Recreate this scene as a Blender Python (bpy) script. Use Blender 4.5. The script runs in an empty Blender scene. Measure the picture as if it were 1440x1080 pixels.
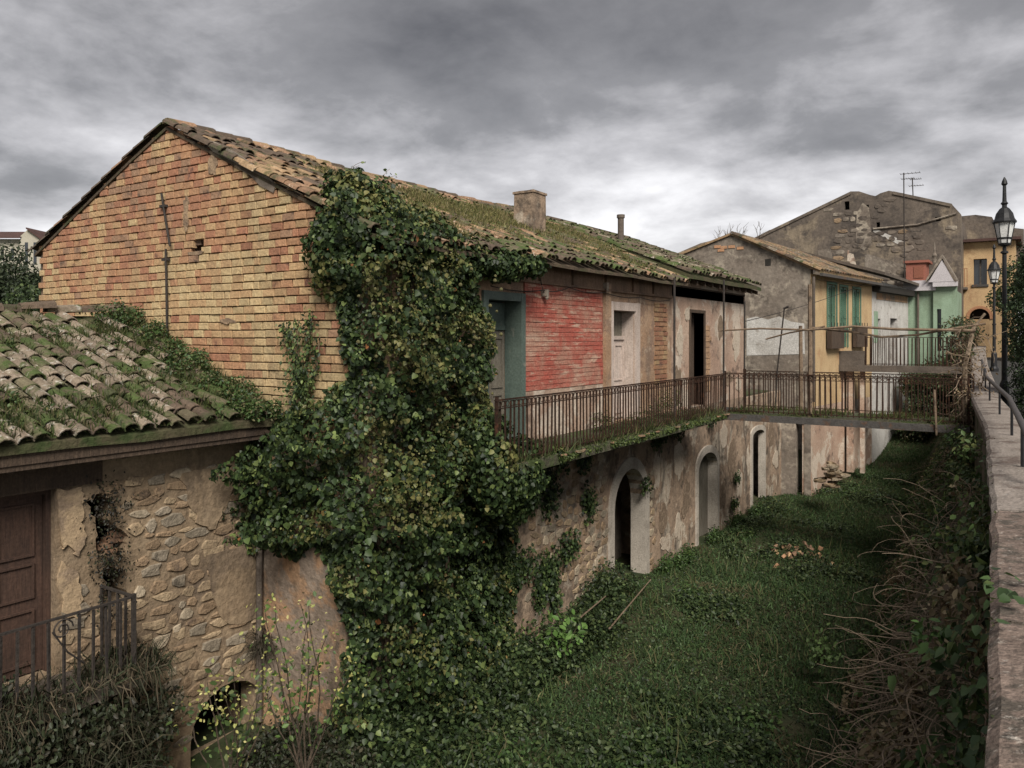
import bpy, bmesh, math, random
import numpy as np
from mathutils import Vector, Matrix, noise as mnoise
from mathutils.geometry import tessellate_polygon

rnd = random.Random(11)
rng = np.random.default_rng(11)
S = bpy.context.scene
COL = S.collection
R = math.radians

# ------------------------------------------------------------------ camera, sky, sun, exposure
TH = R(33.6); ST, CT = math.sin(TH), math.cos(TH)
FPX, HY, ZC = 1100.0, 475.0, 1.8
cd = bpy.data.cameras.new('camera'); cam = bpy.data.objects.new('camera', cd); COL.objects.link(cam)
cam.location = (0, 0, ZC); cam.rotation_euler = (R(90), 0, TH)
cd.sensor_width = 36; cd.lens = FPX / 1440 * 36; cd.shift_y = (HY - 540) / 1440
cd.clip_start = 0.05; cd.clip_end = 3000
S.camera = cam
S.view_settings.view_transform = 'Standard'
S.view_settings.look = 'None'
S.view_settings.exposure = 0.55
S.view_settings.gamma = 1
S.render.film_transparent = False
SUN = Vector((0.58, -0.62, 0.78)).normalized()
sun_el = math.asin(SUN.z); sun_az = math.atan2(SUN.x, SUN.y)

def nd(nt, typ, **kw):
    n = nt.nodes.new(typ)
    for k, v in kw.items():
        if k.startswith('i_'):
            key = k[2:]
            key = int(key) if key.isdigit() else key.replace('_', ' ')
            n.inputs[key].default_value = v
        else:
            setattr(n, k, v)
    return n

def lk(nt, a, b): nt.links.new(a, b)

def mixc(nt, fac, a, b, blend='MIX'):
    n = nt.nodes.new('ShaderNodeMix'); n.data_type = 'RGBA'; n.blend_type = blend
    for idx, val in ((0, fac), (6, a), (7, b)):
        if hasattr(val, 'is_linked'):
            nt.links.new(val, n.inputs[idx])
        else:
            n.inputs[idx].default_value = val if idx == 0 else ((*val, 1) if len(val) == 3 else val)
    return n.outputs[2]

def rng_map(nt, val, a, b, lo=0.0, hi=1.0):
    n = nd(nt, 'ShaderNodeMapRange', i_1=a, i_2=b, i_3=lo, i_4=hi); n.clamp = True
    nt.links.new(val, n.inputs[0]); return n.outputs[0]

def mth(nt, op, a, b=None):
    n = nt.nodes.new('ShaderNodeMath'); n.operation = op
    for i, val in enumerate((a, b)):
        if val is None: continue
        if hasattr(val, 'is_linked'): nt.links.new(val, n.inputs[i])
        else: n.inputs[i].default_value = val
    return n.outputs[0]

def build_world():
    w = bpy.data.worlds.new('World'); S.world = w; w.use_nodes = True
    nt = w.node_tree; nt.nodes.clear()
    out = nd(nt, 'ShaderNodeOutputWorld'); bg = nd(nt, 'ShaderNodeBackground')
    lk(nt, bg.outputs[0], out.inputs[0])
    sky = nt.nodes.new('ShaderNodeTexSky'); sky.sky_type = 'NISHITA'; sky.sun_disc = False
    sky.sun_elevation = sun_el; sky.sun_rotation = sun_az
    bg.inputs['Strength'].default_value = 0.1
    tc = nd(nt, 'ShaderNodeTexCoord'); sep = nd(nt, 'ShaderNodeSeparateXYZ')
    lk(nt, tc.outputs['Generated'], sep.inputs[0])
    z = mth(nt, 'ADD', mth(nt, 'MAXIMUM', sep.outputs[2], 0.0), 0.25)
    cmb = nd(nt, 'ShaderNodeCombineXYZ')
    lk(nt, mth(nt, 'DIVIDE', sep.outputs[0], z), cmb.inputs[0])
    lk(nt, mth(nt, 'DIVIDE', sep.outputs[1], z), cmb.inputs[1])
    n1 = nd(nt, 'ShaderNodeTexNoise', i_Scale=1.15, i_Detail=10.0, i_Roughness=0.52, i_Distortion=0.12)
    lk(nt, cmb.outputs[0], n1.inputs['Vector'])
    n2 = nd(nt, 'ShaderNodeTexNoise', i_Scale=3.6, i_Detail=9.0, i_Roughness=0.6, i_Distortion=0.2)
    lk(nt, cmb.outputs[0], n2.inputs['Vector'])
    f = mth(nt, 'ADD', mth(nt, 'MULTIPLY', n1.outputs[0], 0.72), mth(nt, 'MULTIPLY', n2.outputs[0], 0.28))
    # clouds thin towards the horizon
    hz = rng_map(nt, sep.outputs[2], 0.0, 0.36, 0.16, -0.09)
    f = mth(nt, 'ADD', f, hz)
    ramp = nd(nt, 'ShaderNodeValToRGB'); cr = ramp.color_ramp
    cr.elements[0].position = 0.27; cr.elements[0].color = (1.0, 0.97, 1.0, 1)
    cr.elements[1].position = 0.66; cr.elements[1].color = (7.4, 7.3, 7.4, 1)
    e = cr.elements.new(0.43); e.color = (2.15, 2.1, 2.15, 1)
    e = cr.elements.new(0.53); e.color = (4.2, 4.1, 4.2, 1)
    lk(nt, f, ramp.inputs[0])
    col = mixc(nt, 0.94, sky.outputs[0], ramp.outputs[0])
    below = rng_map(nt, sep.outputs[2], -0.02, 0.0)
    col = mixc(nt, below, (0.5, 0.48, 0.44), col)
    lk(nt, col, bg.inputs['Color'])
build_world()

sl = bpy.data.lights.new('sun', 'SUN'); so = bpy.data.objects.new('sun', sl); COL.objects.link(so)
sl.energy = 3.4; sl.angle = R(26); sl.color = (1.0, 0.95, 0.87)
so.rotation_euler = SUN.to_track_quat('Z', 'Y').to_euler()

# ------------------------------------------------------------------ pixel -> place helpers (1440 x 1080 picture)
def ray(px):
    a = (px - 720) / FPX
    return a * CT - ST, a * ST + CT
def at_w(px, py, w):
    dx, dy = ray(px); return Vector((dx * w, dy * w, ZC - (py - HY) / FPX * w))
def at_x(px, py, X): return at_w(px, py, X / ray(px)[0])
def at_y(px, py, Y): return at_w(px, py, Y / ray(px)[1])
def at_z(px, py, Z): return at_w(px, py, (ZC - Z) * FPX / (py - HY))
def at_line(px, py, A, B):
    nx, ny = B[1] - A[1], A[0] - B[0]; dx, dy = ray(px)
    return at_w(px, py, (A[0] * nx + A[1] * ny) / (dx * nx + dy * ny))
def depth(p): return -p[0] * ST + p[1] * CT

# ------------------------------------------------------------------ materials
MATS = {}
def mat(name, c1, c2, scale=3.0, rough=0.9, bump=0.3, bscale=18.0, c3=None, s3=1.3, t3=0.56, w3=0.05,
        c4=None, s4=6.0, t4=0.6, streak=None, sfac=0.7, rand=0.0, metal=0.0, grain=0.25, spec=0.3, stretch=None):
    if name in MATS: return MATS[name]
    m = bpy.data.materials.new(name); m.use_nodes = True; nt = m.node_tree
    b = nt.nodes['Principled BSDF']
    pos = nd(nt, 'ShaderNodeNewGeometry').outputs['Position']
    if stretch:
        mp = nd(nt, 'ShaderNodeMapping'); mp.inputs['Scale'].default_value = stretch
        lk(nt, pos, mp.inputs['Vector']); pos2 = mp.outputs[0]
    else: pos2 = pos
    def nz(sc, det=5.0, vec=pos, ro=0.62, di=0.0):
        n = nd(nt, 'ShaderNodeTexNoise', i_Scale=sc, i_Detail=det, i_Roughness=ro, i_Distortion=di)
        lk(nt, vec, n.inputs['Vector']); return n.outputs[0]
    col = mixc(nt, rng_map(nt, nz(scale, 6, pos2), 0.34, 0.66), c1, c2)
    if c3 is not None:
        col = mixc(nt, rng_map(nt, nz(s3, 7, pos, 0.65, 0.4), t3 - w3, t3 + w3), col, c3)
    if c4 is not None:
        col = mixc(nt, rng_map(nt, nz(s4, 6, pos2, 0.7), t4 - 0.04, t4 + 0.06), col, c4)
    if streak is not None:
        mp = nd(nt, 'ShaderNodeMapping'); mp.inputs['Scale'].default_value = (1.9, 1.9, 0.75)
        lk(nt, pos, mp.inputs['Vector'])
        s = mth(nt, 'MULTIPLY', rng_map(nt, nz(1.0, 8, mp.outputs[0], 0.68, 0.8), 0.46, 0.66, 0.0, sfac), rng_map(nt, nz(1.1, 3), 0.36, 0.56, 0.25, 1.0))
        col = mixc(nt, s, col, streak)
    g = rng_map(nt, nz(bscale * 1.7, 5), 0.3, 0.7, 1 - grain, 1 + grain)
    gm = nd(nt, 'ShaderNodeVectorMath'); gm.operation = 'SCALE'
    lk(nt, col, gm.inputs[0]); lk(nt, g, gm.inputs['Scale']); col = gm.outputs[0]
    if rand:
        oi = nd(nt, 'ShaderNodeObjectInfo')
        v = rng_map(nt, oi.outputs['Random'], 0, 1, 1 - rand, 1 + rand)
        g2 = nd(nt, 'ShaderNodeVectorMath'); g2.operation = 'SCALE'
        lk(nt, col, g2.inputs[0]); lk(nt, v, g2.inputs['Scale']); col = g2.outputs[0]
    lk(nt, col, b.inputs['Base Color'])
    b.inputs['Roughness'].default_value = rough
    b.inputs['Metallic'].default_value = metal
    b.inputs['Specular IOR Level'].default_value = spec
    if bump:
        bp = nd(nt, 'ShaderNodeBump', i_Strength=min(1.0, bump * 2), i_Distance=0.02)
        h = mth(nt, 'ADD', nz(bscale, 6, pos2, 0.65), mth(nt, 'MULTIPLY', nz(bscale * 0.25, 4, pos2), 1.2))
        lk(nt, h, bp.inputs['Height']); lk(nt, bp.outputs[0], b.inputs['Normal'])
    MATS[name] = m; return m

def leaf_mat(name, rough=0.55, trans=0.22):
    m = bpy.data.materials.new(name); m.use_nodes = True; nt = m.node_tree
    b = nt.nodes['Principled BSDF']; out = nt.nodes['Material Output']
    at = nd(nt, 'ShaderNodeAttribute', attribute_name='Col')
    lk(nt, at.outputs['Color'], b.inputs['Base Color']); b.inputs['Roughness'].default_value = rough
    b.inputs['Specular IOR Level'].default_value = 0.3
    t = nd(nt, 'ShaderNodeBsdfTranslucent'); lk(nt, at.outputs['Color'], t.inputs[0])
    mx = nd(nt, 'ShaderNodeMixShader', i_0=trans)
    lk(nt, b.outputs[0], mx.inputs[1]); lk(nt, t.outputs[0], mx.inputs[2]); lk(nt, mx.outputs[0], out.inputs[0])
    return m
LEAF = leaf_mat('leaf', 0.5); GRASS = leaf_mat('grass_blade', 0.7, 0.3)

M_BRICK = [
    mat('brick_yellow', (0.460, 0.354, 0.198), (0.405, 0.285, 0.152), 5, streak=(.17,.115,.075), sfac=.45, rand=.22, c3=(.20, .12, .07), s3=5, t3=.66),
    mat('brick_tan', (0.423, 0.290, 0.156), (0.368, 0.230, 0.124), 5, streak=(.17,.115,.075), sfac=.45, rand=.22, c3=(.18, .11, .07), s3=5, t3=.65),
    mat('brick_orange', (0.396, 0.230, 0.129), (0.331, 0.175, 0.097), 5, streak=(.17,.115,.075), sfac=.45, rand=.22, c3=(.17, .09, .06), s3=5, t3=.64),
    mat('brick_red', (0.350, 0.170, 0.101), (0.276, 0.129, 0.078), 5, streak=(.17,.115,.075), sfac=.45, rand=.22, c3=(.15, .08, .06), s3=5, t3=.63),
    mat('brick_brown', (.29, .18, .115), (.23, .135, .085), 5, rand=.22, c3=(.11, .075, .055), s3=5, t3=.6),
]
M_MORTAR = mat('old_mortar', (.165, .11, .075), (.105, .07, .048), 4, bump=.4)
M_REDBRICK = mat('red_painted_brick', (.41, .105, .075), (.31, .08, .058), 1.0, c3=(.38, .21, .15), s3=1.5, t3=.54, w3=.09,
                 c4=(.46, .31, .23), s4=1.3, t4=.575, streak=(.22, .085, .06), sfac=.3, bump=.25, stretch=(1.5, 1.3, 8))
M_PLAS_OCHRE = mat('ochre_plaster', (.37, .255, .17), (.29, .18, .11), 1.4, c3=(.23, .15, .105), s3=1.1, t3=.55, w3=.02, c4=(.44, .35, .26), s4=2.2, t4=.6, streak=(.15, .11, .08), sfac=.5)
M_PLAS_PINK = mat('pink_grey_plaster', (.42, .31, .235), (.34, .225, .165), 1.0, c3=(.50, .42, .34), s3=.9, t3=.53, w3=.02, c4=(.15, .105, .08), s4=1.7, t4=.60, streak=(.17, .125, .095), sfac=.5)
M_PLAS_LOW = mat('worn_lower_plaster', (.33, .245, .175), (.24, .165, .115), 1.1, c3=(.43, .36, .28), s3=1.1, t3=.55, w3=.02, c4=(.12, .09, .066), s4=2.1, t4=.575, streak=(.075, .062, .05), sfac=1.0, bump=.8, bscale=8)
M_PLAS_RUST = mat('rust_plaster', (.37, .235, .14), (.30, .18, .105), .9, c3=(.23, .18, .14), s3=.9, t3=.52, w3=.03, c4=(.12, .09, .065), s4=2.2, t4=.62, streak=(.12, .09, .065), sfac=.85, bump=.5, bscale=9)
M_FRIEZE = mat('frieze_wood', (.26, .17, .115), (.17, .105, .07), 3, streak=(.08, .06, .045), sfac=.85, stretch=(6, 6, .7))
M_TEAL = mat('teal_paint', (.095, .125, .105), (.07, .095, .08), 3, rough=.6, bump=.12, c3=(.16, .17, .14), s3=4, t3=.66, streak=(.04, .06, .055), sfac=.7)
M_GREYDOOR = mat('grey_door_wood', (.20, .18, .145), (.14, .12, .09), 4, stretch=(8, 8, .8), streak=(.08, .07, .055), sfac=.6)
M_PALEDOOR = mat('pale_pink_wood', (.50, .42, .37), (.42, .34, .29), 3, stretch=(8, 8, .8), streak=(.20, .15, .12), sfac=.6, bump=.12)
M_PALESTONE = mat('pale_stone', (.45, .40, .34), (.35, .31, .26), 2, c3=(.27, .235, .195), s3=2.0, t3=.6, streak=(.22, .19, .16), sfac=.6, bump=.18)
M_DARK = mat('dark_inside', (.03, .026, .022), (.02, .018, .015), 3)  # near-black colour stands in for the shade inside rooms and openings
M_OLDWOOD = mat('old_wood', (.095, .065, .045), (.06, .042, .03), 5, stretch=(7, 7, 1), streak=(.03, .022, .018), sfac=.6)
M_DOORBROWN = mat('dark_brown_door', (.085, .048, .034), (.055, .032, .024), 5, rough=.7, stretch=(9, 9, .7), streak=(.028, .02, .016), sfac=.6, bump=.15)
M_TWIG = mat('dry_twig', (.25, .19, .135), (.15, .11, .075), 6)
M_BAMBOO = mat('weathered_pole', (.22, .16, .11), (.13, .09, .06), 5, c3=(.08, .06, .045), s3=4, t3=.6)
M_IRON = mat('rusty_iron', (.042, .023, .016), (.025, .017, .013), 8, rough=.95, spec=.08, c3=(.07, .033, .02), s3=9, t3=.6)
M_DARKIRON = mat('dark_iron', (.045, .036, .03), (.028, .024, .022), 8, rough=.8)
M_BLACK = mat('black_lamp_iron', (.012, .012, .013), (.018, .018, .019), 6, rough=.5, bump=.06)
M_RAIL = mat('brown_grey_handrail', (.075, .065, .062), (.055, .048, .046), 6, rough=.55, bump=.06)
M_TILE = [
    mat('terracotta_tile', (.28, .17, .105), (.20, .12, .075), 6, rand=.25, c3=(.10, .085, .045), s3=3, t3=.55, c4=(.46, .41, .33), s4=9, t4=.63, bump=.4),
    mat('lichen_tile', (.24, .195, .145), (.17, .13, .095), 6, rand=.2, c3=(.07, .085, .03), s3=3.4, t3=.56, c4=(.38, .35, .30), s4=11, t4=.585, bump=.6),
    mat('mossy_tile', (.14, .12, .075), (.10, .08, .05), 6, rand=.2, c3=(.06, .085, .025), s3=3, t3=.5, c4=(.36, .32, .26), s4=8, t4=.66, bump=.5),
    mat('dark_tile', (.12, .085, .06), (.08, .06, .045), 6, rand=.2, c3=(.06, .065, .03), s3=3, t3=.57, bump=.4),
    mat('gold_tile', (.33, .225, .13), (.24, .155, .09), 6, rand=.25, c3=(.13, .105, .05), s3=3, t3=.56, c4=(.48, .40, .29), s4=9, t4=.63, bump=.4),
]
M_DECK = mat('mossy_roof_bed', (.055, .06, .025), (.075, .06, .035), 3, c3=(.04, .055, .018), s3=2, bump=.8, bscale=14)
M_BED = mat('brown_roof_bed', (.10, .072, .048), (.06, .045, .03), 3, c3=(.06, .06, .028), s3=2, bump=.8, bscale=14)
M_STONE = [
    mat('rubble_tan', (.33, .25, .16), (.26, .19, .12), 5, rand=.2, c3=(.15, .11, .075), s3=4, t3=.6, bump=.6),
    mat('rubble_brown', (.27, .19, .12), (.21, .145, .09), 5, rand=.2, c3=(.12, .085, .06), s3=4, t3=.6, bump=.6),
    mat('rubble_grey', (.27, .225, .17), (.20, .165, .12), 5, rand=.2, c3=(.12, .10, .075), s3=4, t3=.6, bump=.6),
    mat('rubble_pale', (.40, .33, .24), (.31, .25, .175), 5, rand=.16, c3=(.19, .15, .11), s3=4, t3=.62, bump=.6),
]
M_RUBBLEBED = mat('rubble_mortar', (.29, .215, .14), (.21, .15, .095), 2.4, c3=(.17, .125, .085), s3=1.5, t3=.57, streak=(.10, .075, .055), sfac=.6, bump=.8, bscale=10)
M_SLAB = mat('mossy_concrete', (.10, .09, .06), (.065, .06, .04), 4, c3=(.05, .07, .022), s3=2.5, t3=.52, bump=.6)
M_PARAPET = mat('parapet_concrete', (.27, .23, .20), (.20, .17, .145), 2.2, c3=(.12, .09, .075), s3=2.2, t3=.57, c4=(.36, .33, .30), s4=16, t4=.64, bump=.9, bscale=22, grain=.35)
M_PARAPET2 = mat('parapet_old_render', (.22, .165, .135), (.13, .096, .078), 9, c3=(.085, .07, .056), s3=6, t3=.55, c4=(.36, .32, .28), s4=24, t4=.62, bump=1.0, bscale=26, grain=.4)
M_RETAIN = mat('retaining_stone', (.14, .115, .085), (.09, .075, .055), 2, c3=(.04, .05, .02), s3=1.2, t3=.52, bump=.6)
M_GREYWALL = mat('grey_gable_render', (.225, .19, .155), (.155, .125, .10), .7, c3=(.31, .265, .21), s3=1.1, t3=.55, w3=.03, c4=(.11, .09, .073), s4=2.0, t4=.58, streak=(.10, .085, .072), sfac=.5, bump=.9, bscale=5)
M_GREYWALL2 = mat('dark_gable_render', (.155, .125, .10), (.095, .077, .063), .35, c3=(.225, .18, .13), s3=.42, t3=.55, w3=.03, c4=(.065, .054, .046), s4=.9, t4=.57, streak=(.075, .062, .054), sfac=.7, bump=.6, bscale=4)
M_WHITEWASH = mat('whitewash', (.52, .50, .47), (.42, .40, .37), 1.6, c3=(.24, .21, .18), s3=2, t3=.62, streak=(.25, .22, .19), sfac=.6)
M_YELLOW = mat('yellow_house_paint', (.49, .36, .205), (.43, .30, .165), .8, c3=(.38, .24, .13), s3=1.2, t3=.6, streak=(.30, .18, .09), sfac=.5, bump=.1)
M_ORANGE = mat('orange_house_paint', (.50, .355, .195), (.43, .28, .15), .6, c3=(.35, .22, .12), s3=.8, t3=.6, streak=(.28, .18, .10), sfac=.5, bump=.1)
M_GREENH = mat('mint_house_paint', (.26, .35, .25), (.225, .30, .215), .8, c3=(.20, .26, .18), s3=1.2, t3=.58, streak=(.14, .19, .12), sfac=.6, bump=.08)
M_LILAC = mat('pale_lilac_trim', (.48, .45, .46), (.42, .39, .40), 1, bump=.08)
M_SHUT = mat('green_shutter_paint', (.10, .18, .125), (.075, .14, .095), 3, rough=.6, bump=.1)
M_GLASS = mat('dark_glass', (.03, .035, .04), (.02, .025, .03), 1, rough=.15, bump=0, spec=.6)
M_FRAME = mat('white_frame', (.55, .53, .50), (.48, .46, .43), 3, bump=.05)
M_REDROOF = mat('red_render', (.30, .115, .08), (.24, .09, .065), 1.5, bump=.1)
M_BROWNROOF = mat('brown_roof', (.085, .045, .038), (.06, .035, .03), 1.0)
M_CREAM = mat('cream_wall', (.40, .37, .30), (.34, .31, .25), .5, bump=.05)
M_SOIL = mat('valley_soil', (.035, .045, .018), (.055, .046, .024), 1.5, c3=(.022, .034, .010), s3=.7, bump=.8, bscale=8)
M_FIELD = mat('far_field', (.05, .06, .03), (.04, .05, .022), .05, bump=.2, bscale=2)
M_ROAD = mat('street_asphalt', (.06, .057, .054), (.05, .047, .045), 3, bump=.3, bscale=40)
M_BARK = mat('bark', (.09, .065, .045), (.06, .045, .032), 6, bump=.6)
M_LAMPGLASS = mat('frosted_lamp_glass', (.62, .62, .60), (.55, .55, .54), 2, rough=.3, bump=0)
M_CONCRETE = mat('stained_concrete', (.13, .105, .085), (.085, .068, .055), 2, streak=(.06, .05, .042), sfac=.7)
M_STEEL = mat('grey_steel_beam', (.085, .078, .072), (.055, .05, .046), 5, c3=(.10, .06, .04), s3=4, t3=.6)

# ------------------------------------------------------------------ mesh builder and tree of objects
ORG = {}
def org(o): return ORG.get(o, Vector((0, 0, 0))) if o is not None else Vector((0, 0, 0))

def tag(o, label=None, cat=None, group=None, kind=None):
    if label: o['label'] = label
    if cat: o['category'] = cat
    if group: o['group'] = group
    if kind: o['kind'] = kind
    return o

def thing(name, label, cat, loc, group=None):
    o = bpy.data.objects.new(name, None); o.empty_display_size = .2
    COL.objects.link(o); o.location = loc; ORG[o] = Vector(loc)
    return tag(o, label, cat, group)

def link(name, me, parent=None, loc=None):
    o = bpy.data.objects.new(name, me); COL.objects.link(o)
    if parent is not None:
        o.parent = parent; ORG[o] = org(parent)
    if loc is not None: o.location = Vector(loc) - org(parent)
    return o

class MB:
    def __init__(s): s.v = []; s.f = []; s.m = []
    def add(s, vs, fs, mi=0):
        k = len(s.v); s.v += [tuple(p) for p in vs]
        for f in fs: s.f.append([i + k for i in f]); s.m.append(mi)
        return s
    def box(s, x0, x1, y0, y1, z0, z1, mi=0):
        vs = [(x, y, z) for x in (x0, x1) for y in (y0, y1) for z in (z0, z1)]
        return s.add(vs, [(0, 1, 3, 2), (4, 6, 7, 5), (0, 4, 5, 1), (2, 3, 7, 6), (0, 2, 6, 4), (1, 5, 7, 3)], mi)
    def obox(s, O, U, V, W, u0, u1, v0, v1, w0, w1, mi=0):
        O = Vector(O); U, V, W = Vector(U), Vector(V), Vector(W)
        vs = [O + U * a + V * b + W * c for a in (u0, u1) for b in (v0, v1) for c in (w0, w1)]
        return s.add(vs, [(0, 1, 3, 2), (4, 6, 7, 5), (0, 4, 5, 1), (2, 3, 7, 6), (0, 2, 6, 4), (1, 5, 7, 3)], mi)
    def prism(s, poly, ext, mi=0):
        n = len(poly); E = Vector(ext); a = [Vector(p) for p in poly]
        vs = a + [p + E for p in a]
        fs = [tuple(range(n)), tuple(range(2 * n - 1, n - 1, -1))]
        fs += [(i, i + n, (i + 1) % n + n, (i + 1) % n) for i in range(n)]
        return s.add(vs, fs, mi)
    def panel(s, O, U, V, W, outer, holes, th, mi=0):
        """a wall lying in plane (O,U,V), facing W, th thick behind, with holes that have reveals"""
        O, U, V, W = Vector(O), Vector(U), Vector(V), Vector(W)
        loops = [[Vector((a, b, 0)) for a, b in lp] for lp in [outer] + list(holes)]
        tris = tessellate_polygon(loops)
        flat = [p for lp in loops for p in lp]; n = len(flat)
        vs = [O + U * p.x + V * p.y for p in flat] + [O + U * p.x + V * p.y - W * th for p in flat]
        fs = [tuple(t) for t in tris] + [tuple(i + n for i in reversed(t)) for t in tris]
        k = 0
        for lp in loops:
            m = len(lp)
            fs += [(k + i, k + (i + 1) % m, n + k + (i + 1) % m, n + k + i) for i in range(m)]
            k += m
        return s.add(vs, fs, mi)
    def tube(s, pts, r, r1=None, n=6, mi=0):
        pts = [Vector(p) for p in pts]; r1 = r if r1 is None else r1; L = len(pts)
        vs = []; fs = []
        for i, p in enumerate(pts):
            d = (pts[min(i + 1, L - 1)] - pts[max(i - 1, 0)])
            if d.length < 1e-6: d = Vector((0, 0, 1))
            d.normalize()
            a = d.orthogonal().normalized() if abs(d.z) > .9 else d.cross(Vector((0, 0, 1))).normalized()
            b = d.cross(a); rr = r + (r1 - r) * i / max(1, L - 1)
            for k in range(n):
                t = 2 * math.pi * k / n; vs.append(p + a * math.cos(t) * rr + b * math.sin(t) * rr)
        for i in range(L - 1):
            for k in range(n):
                fs.append((i * n + k, i * n + (k + 1) % n, (i + 1) * n + (k + 1) % n, (i + 1) * n + k))
        fs.append(tuple(range(n - 1, -1, -1))); fs.append(tuple((L - 1) * n + k for k in range(n)))
        return s.add(vs, fs, mi)
    def lathe(s, c, prof, n=12, mi=0):
        c = Vector(c); vs = []; fs = []
        for r, z in prof:
            for k in range(n):
                t = 2 * math.pi * k / n; vs.append(c + Vector((r * math.cos(t), r * math.sin(t), z)))
        for i in range(len(prof) - 1):
            for k in range(n):
                fs.append((i * n + k, i * n + (k + 1) % n, (i + 1) * n + (k + 1) % n, (i + 1) * n + k))
        fs.append(tuple(range(n - 1, -1, -1))); fs.append(tuple((len(prof) - 1) * n + k for k in range(n)))
        return s.add(vs, fs, mi)
    def mesh(s, name, mats, smooth=False, off=(0, 0, 0)):
        off = Vector(off); me = bpy.data.meshes.new(name)
        me.from_pydata([tuple(Vector(p) - off) for p in s.v], [], s.f)
        for m in (mats if isinstance(mats, (list, tuple)) else [mats]): me.materials.append(m)
        if any(s.m): me.polygons.foreach_set('material_index', s.m)
        bm = bmesh.new(); bm.from_mesh(me); bmesh.ops.recalc_face_normals(bm, faces=bm.faces); bm.to_mesh(me); bm.free()
        if smooth: me.polygons.foreach_set('use_smooth', [True] * len(me.polygons))
        me.update(); return me
    def build(s, name, mats, parent=None, smooth=False):
        o = bpy.data.objects.new(name, s.mesh(name, mats, smooth, org(parent))); COL.objects.link(o)
        if parent is not None: o.parent = parent; ORG[o] = org(parent)
        return o

def rough_up(o, amp, freq=3.0, cuts=0):
    """uneven old masonry: push vertices about"""
    me = o.data; off = org(o.parent) if o.parent else Vector((0, 0, 0))
    if cuts:
        bm = bmesh.new(); bm.from_mesh(me)
        bmesh.ops.subdivide_edges(bm, edges=bm.edges[:], cuts=cuts, use_grid_fill=True); bm.to_mesh(me); bm.free()
    for v in me.vertices:
        p = v.co + off; v.co += mnoise.noise_vector(p * freq) * amp
    me.update()

X_, Y_, Z_ = Vector((1, 0, 0)), Vector((0, 1, 0)), Vector((0, 0, 1))

# ------------------------------------------------------------------ scattered leaves and blades (numpy)
IVY = (np.array([[0, 0, 0], [-.46, .22, .10], [-.34, .62, .07], [0, 1, -.06], [.34, .62, .07], [.46, .22, .10]], float), [(0, 5, 4, 3), (0, 3, 2, 1)])
OVAL = (np.array([[0, 0, 0], [-.28, .35, .07], [-.22, .72, .05], [0, 1, -.05], [.22, .72, .05], [.28, .35, .07]], float), [(0, 5, 4, 3), (0, 3, 2, 1)])
def unit(a): return a / np.maximum(np.linalg.norm(a, axis=-1, keepdims=True), 1e-9)

def raw_mesh(name, V, Fq, cols, material):
    me = bpy.data.meshes.new(name)
    nv = len(V); nf, k = Fq.shape
    me.vertices.add(nv); me.vertices.foreach_set('co', V.astype(np.float32).ravel())
    me.loops.add(nf * k); me.loops.foreach_set('vertex_index', Fq.astype(np.int32).ravel())
    me.polygons.add(nf); me.polygons.foreach_set('loop_start', np.arange(0, nf * k, k, dtype=np.int32))
    if cols is not None:
        at = me.color_attributes.new('Col', 'FLOAT_COLOR', 'POINT')
        at.data.foreach_set('color', np.hstack([cols, np.ones((nv, 1))]).astype(np.float32).ravel())
    me.materials.append(material); me.update(calc_edges=True); return me

def leaves(name, pos, nrm, size, cols, parent=None, shape=IVY, jit=.55, hang=1.0, off=None, kind=None):
    pos = np.asarray(pos, float); N = len(pos)
    n = unit(np.asarray(nrm, float) + rng.normal(0, jit, (N, 3)))
    tip = np.array([0, 0, -hang]) + rng.normal(0, .55, (N, 3))
    tip = unit(tip - n * np.sum(tip * n, 1, keepdims=True)); side = np.cross(tip, n)
    B, F = shape; k = len(B)
    sz = np.asarray(size, float).reshape(N, 1, 1)
    V = pos[:, None] + sz * (B[None, :, 0:1] * side[:, None] + B[None, :, 1:2] * tip[:, None] + B[None, :, 2:3] * n[:, None])
    F = np.array(F)[None] + (np.arange(N) * k)[:, None, None]
    C = np.repeat(np.asarray(cols, float), k, axis=0)
    o_ = np.array(off if off is not None else org(parent))
    me = raw_mesh(name, V.reshape(-1, 3) - o_, F.reshape(-1, 4), C, LEAF)
    o = link(name, me, parent)
    if kind: o['kind'] = kind
    return o

def blades(name, pos, length, cols, parent=None, lean=.35, width=.012, up=(0, 0, 1), kind=None, droop=0.0):
    pos = np.asarray(pos, float); N = len(pos); length = np.asarray(length, float).reshape(N, 1)
    d = unit(np.asarray(up, float) + rng.normal(0, lean, (N, 3)))
    s = unit(np.cross(d, rng.normal(0, 1, (N, 3)))) * (width * (.6 + .8 * rng.random((N, 1))))
    mid = pos + d * length * .55
    tipd = unit(d + rng.normal(0, .25, (N, 3)) + np.array([0, 0, -droop]))
    tip = mid + tipd * length * .5
    V = np.stack([pos - s, pos + s, mid + s * .7, mid - s * .7, tip + s * .08, tip - s * .08], 1).reshape(-1, 3)
    F = (np.array([[0, 1, 2, 3], [3, 2, 4, 5]])[None] + (np.arange(N) * 6)[:, None, None]).reshape(-1, 4)
    C = np.repeat(np.asarray(cols, float), 6, axis=0)
    me = raw_mesh(name, V - np.array(org(parent)), F, C, GRASS)
    o = link(name, me, parent)
    if kind: o['kind'] = kind
    return o

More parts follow.
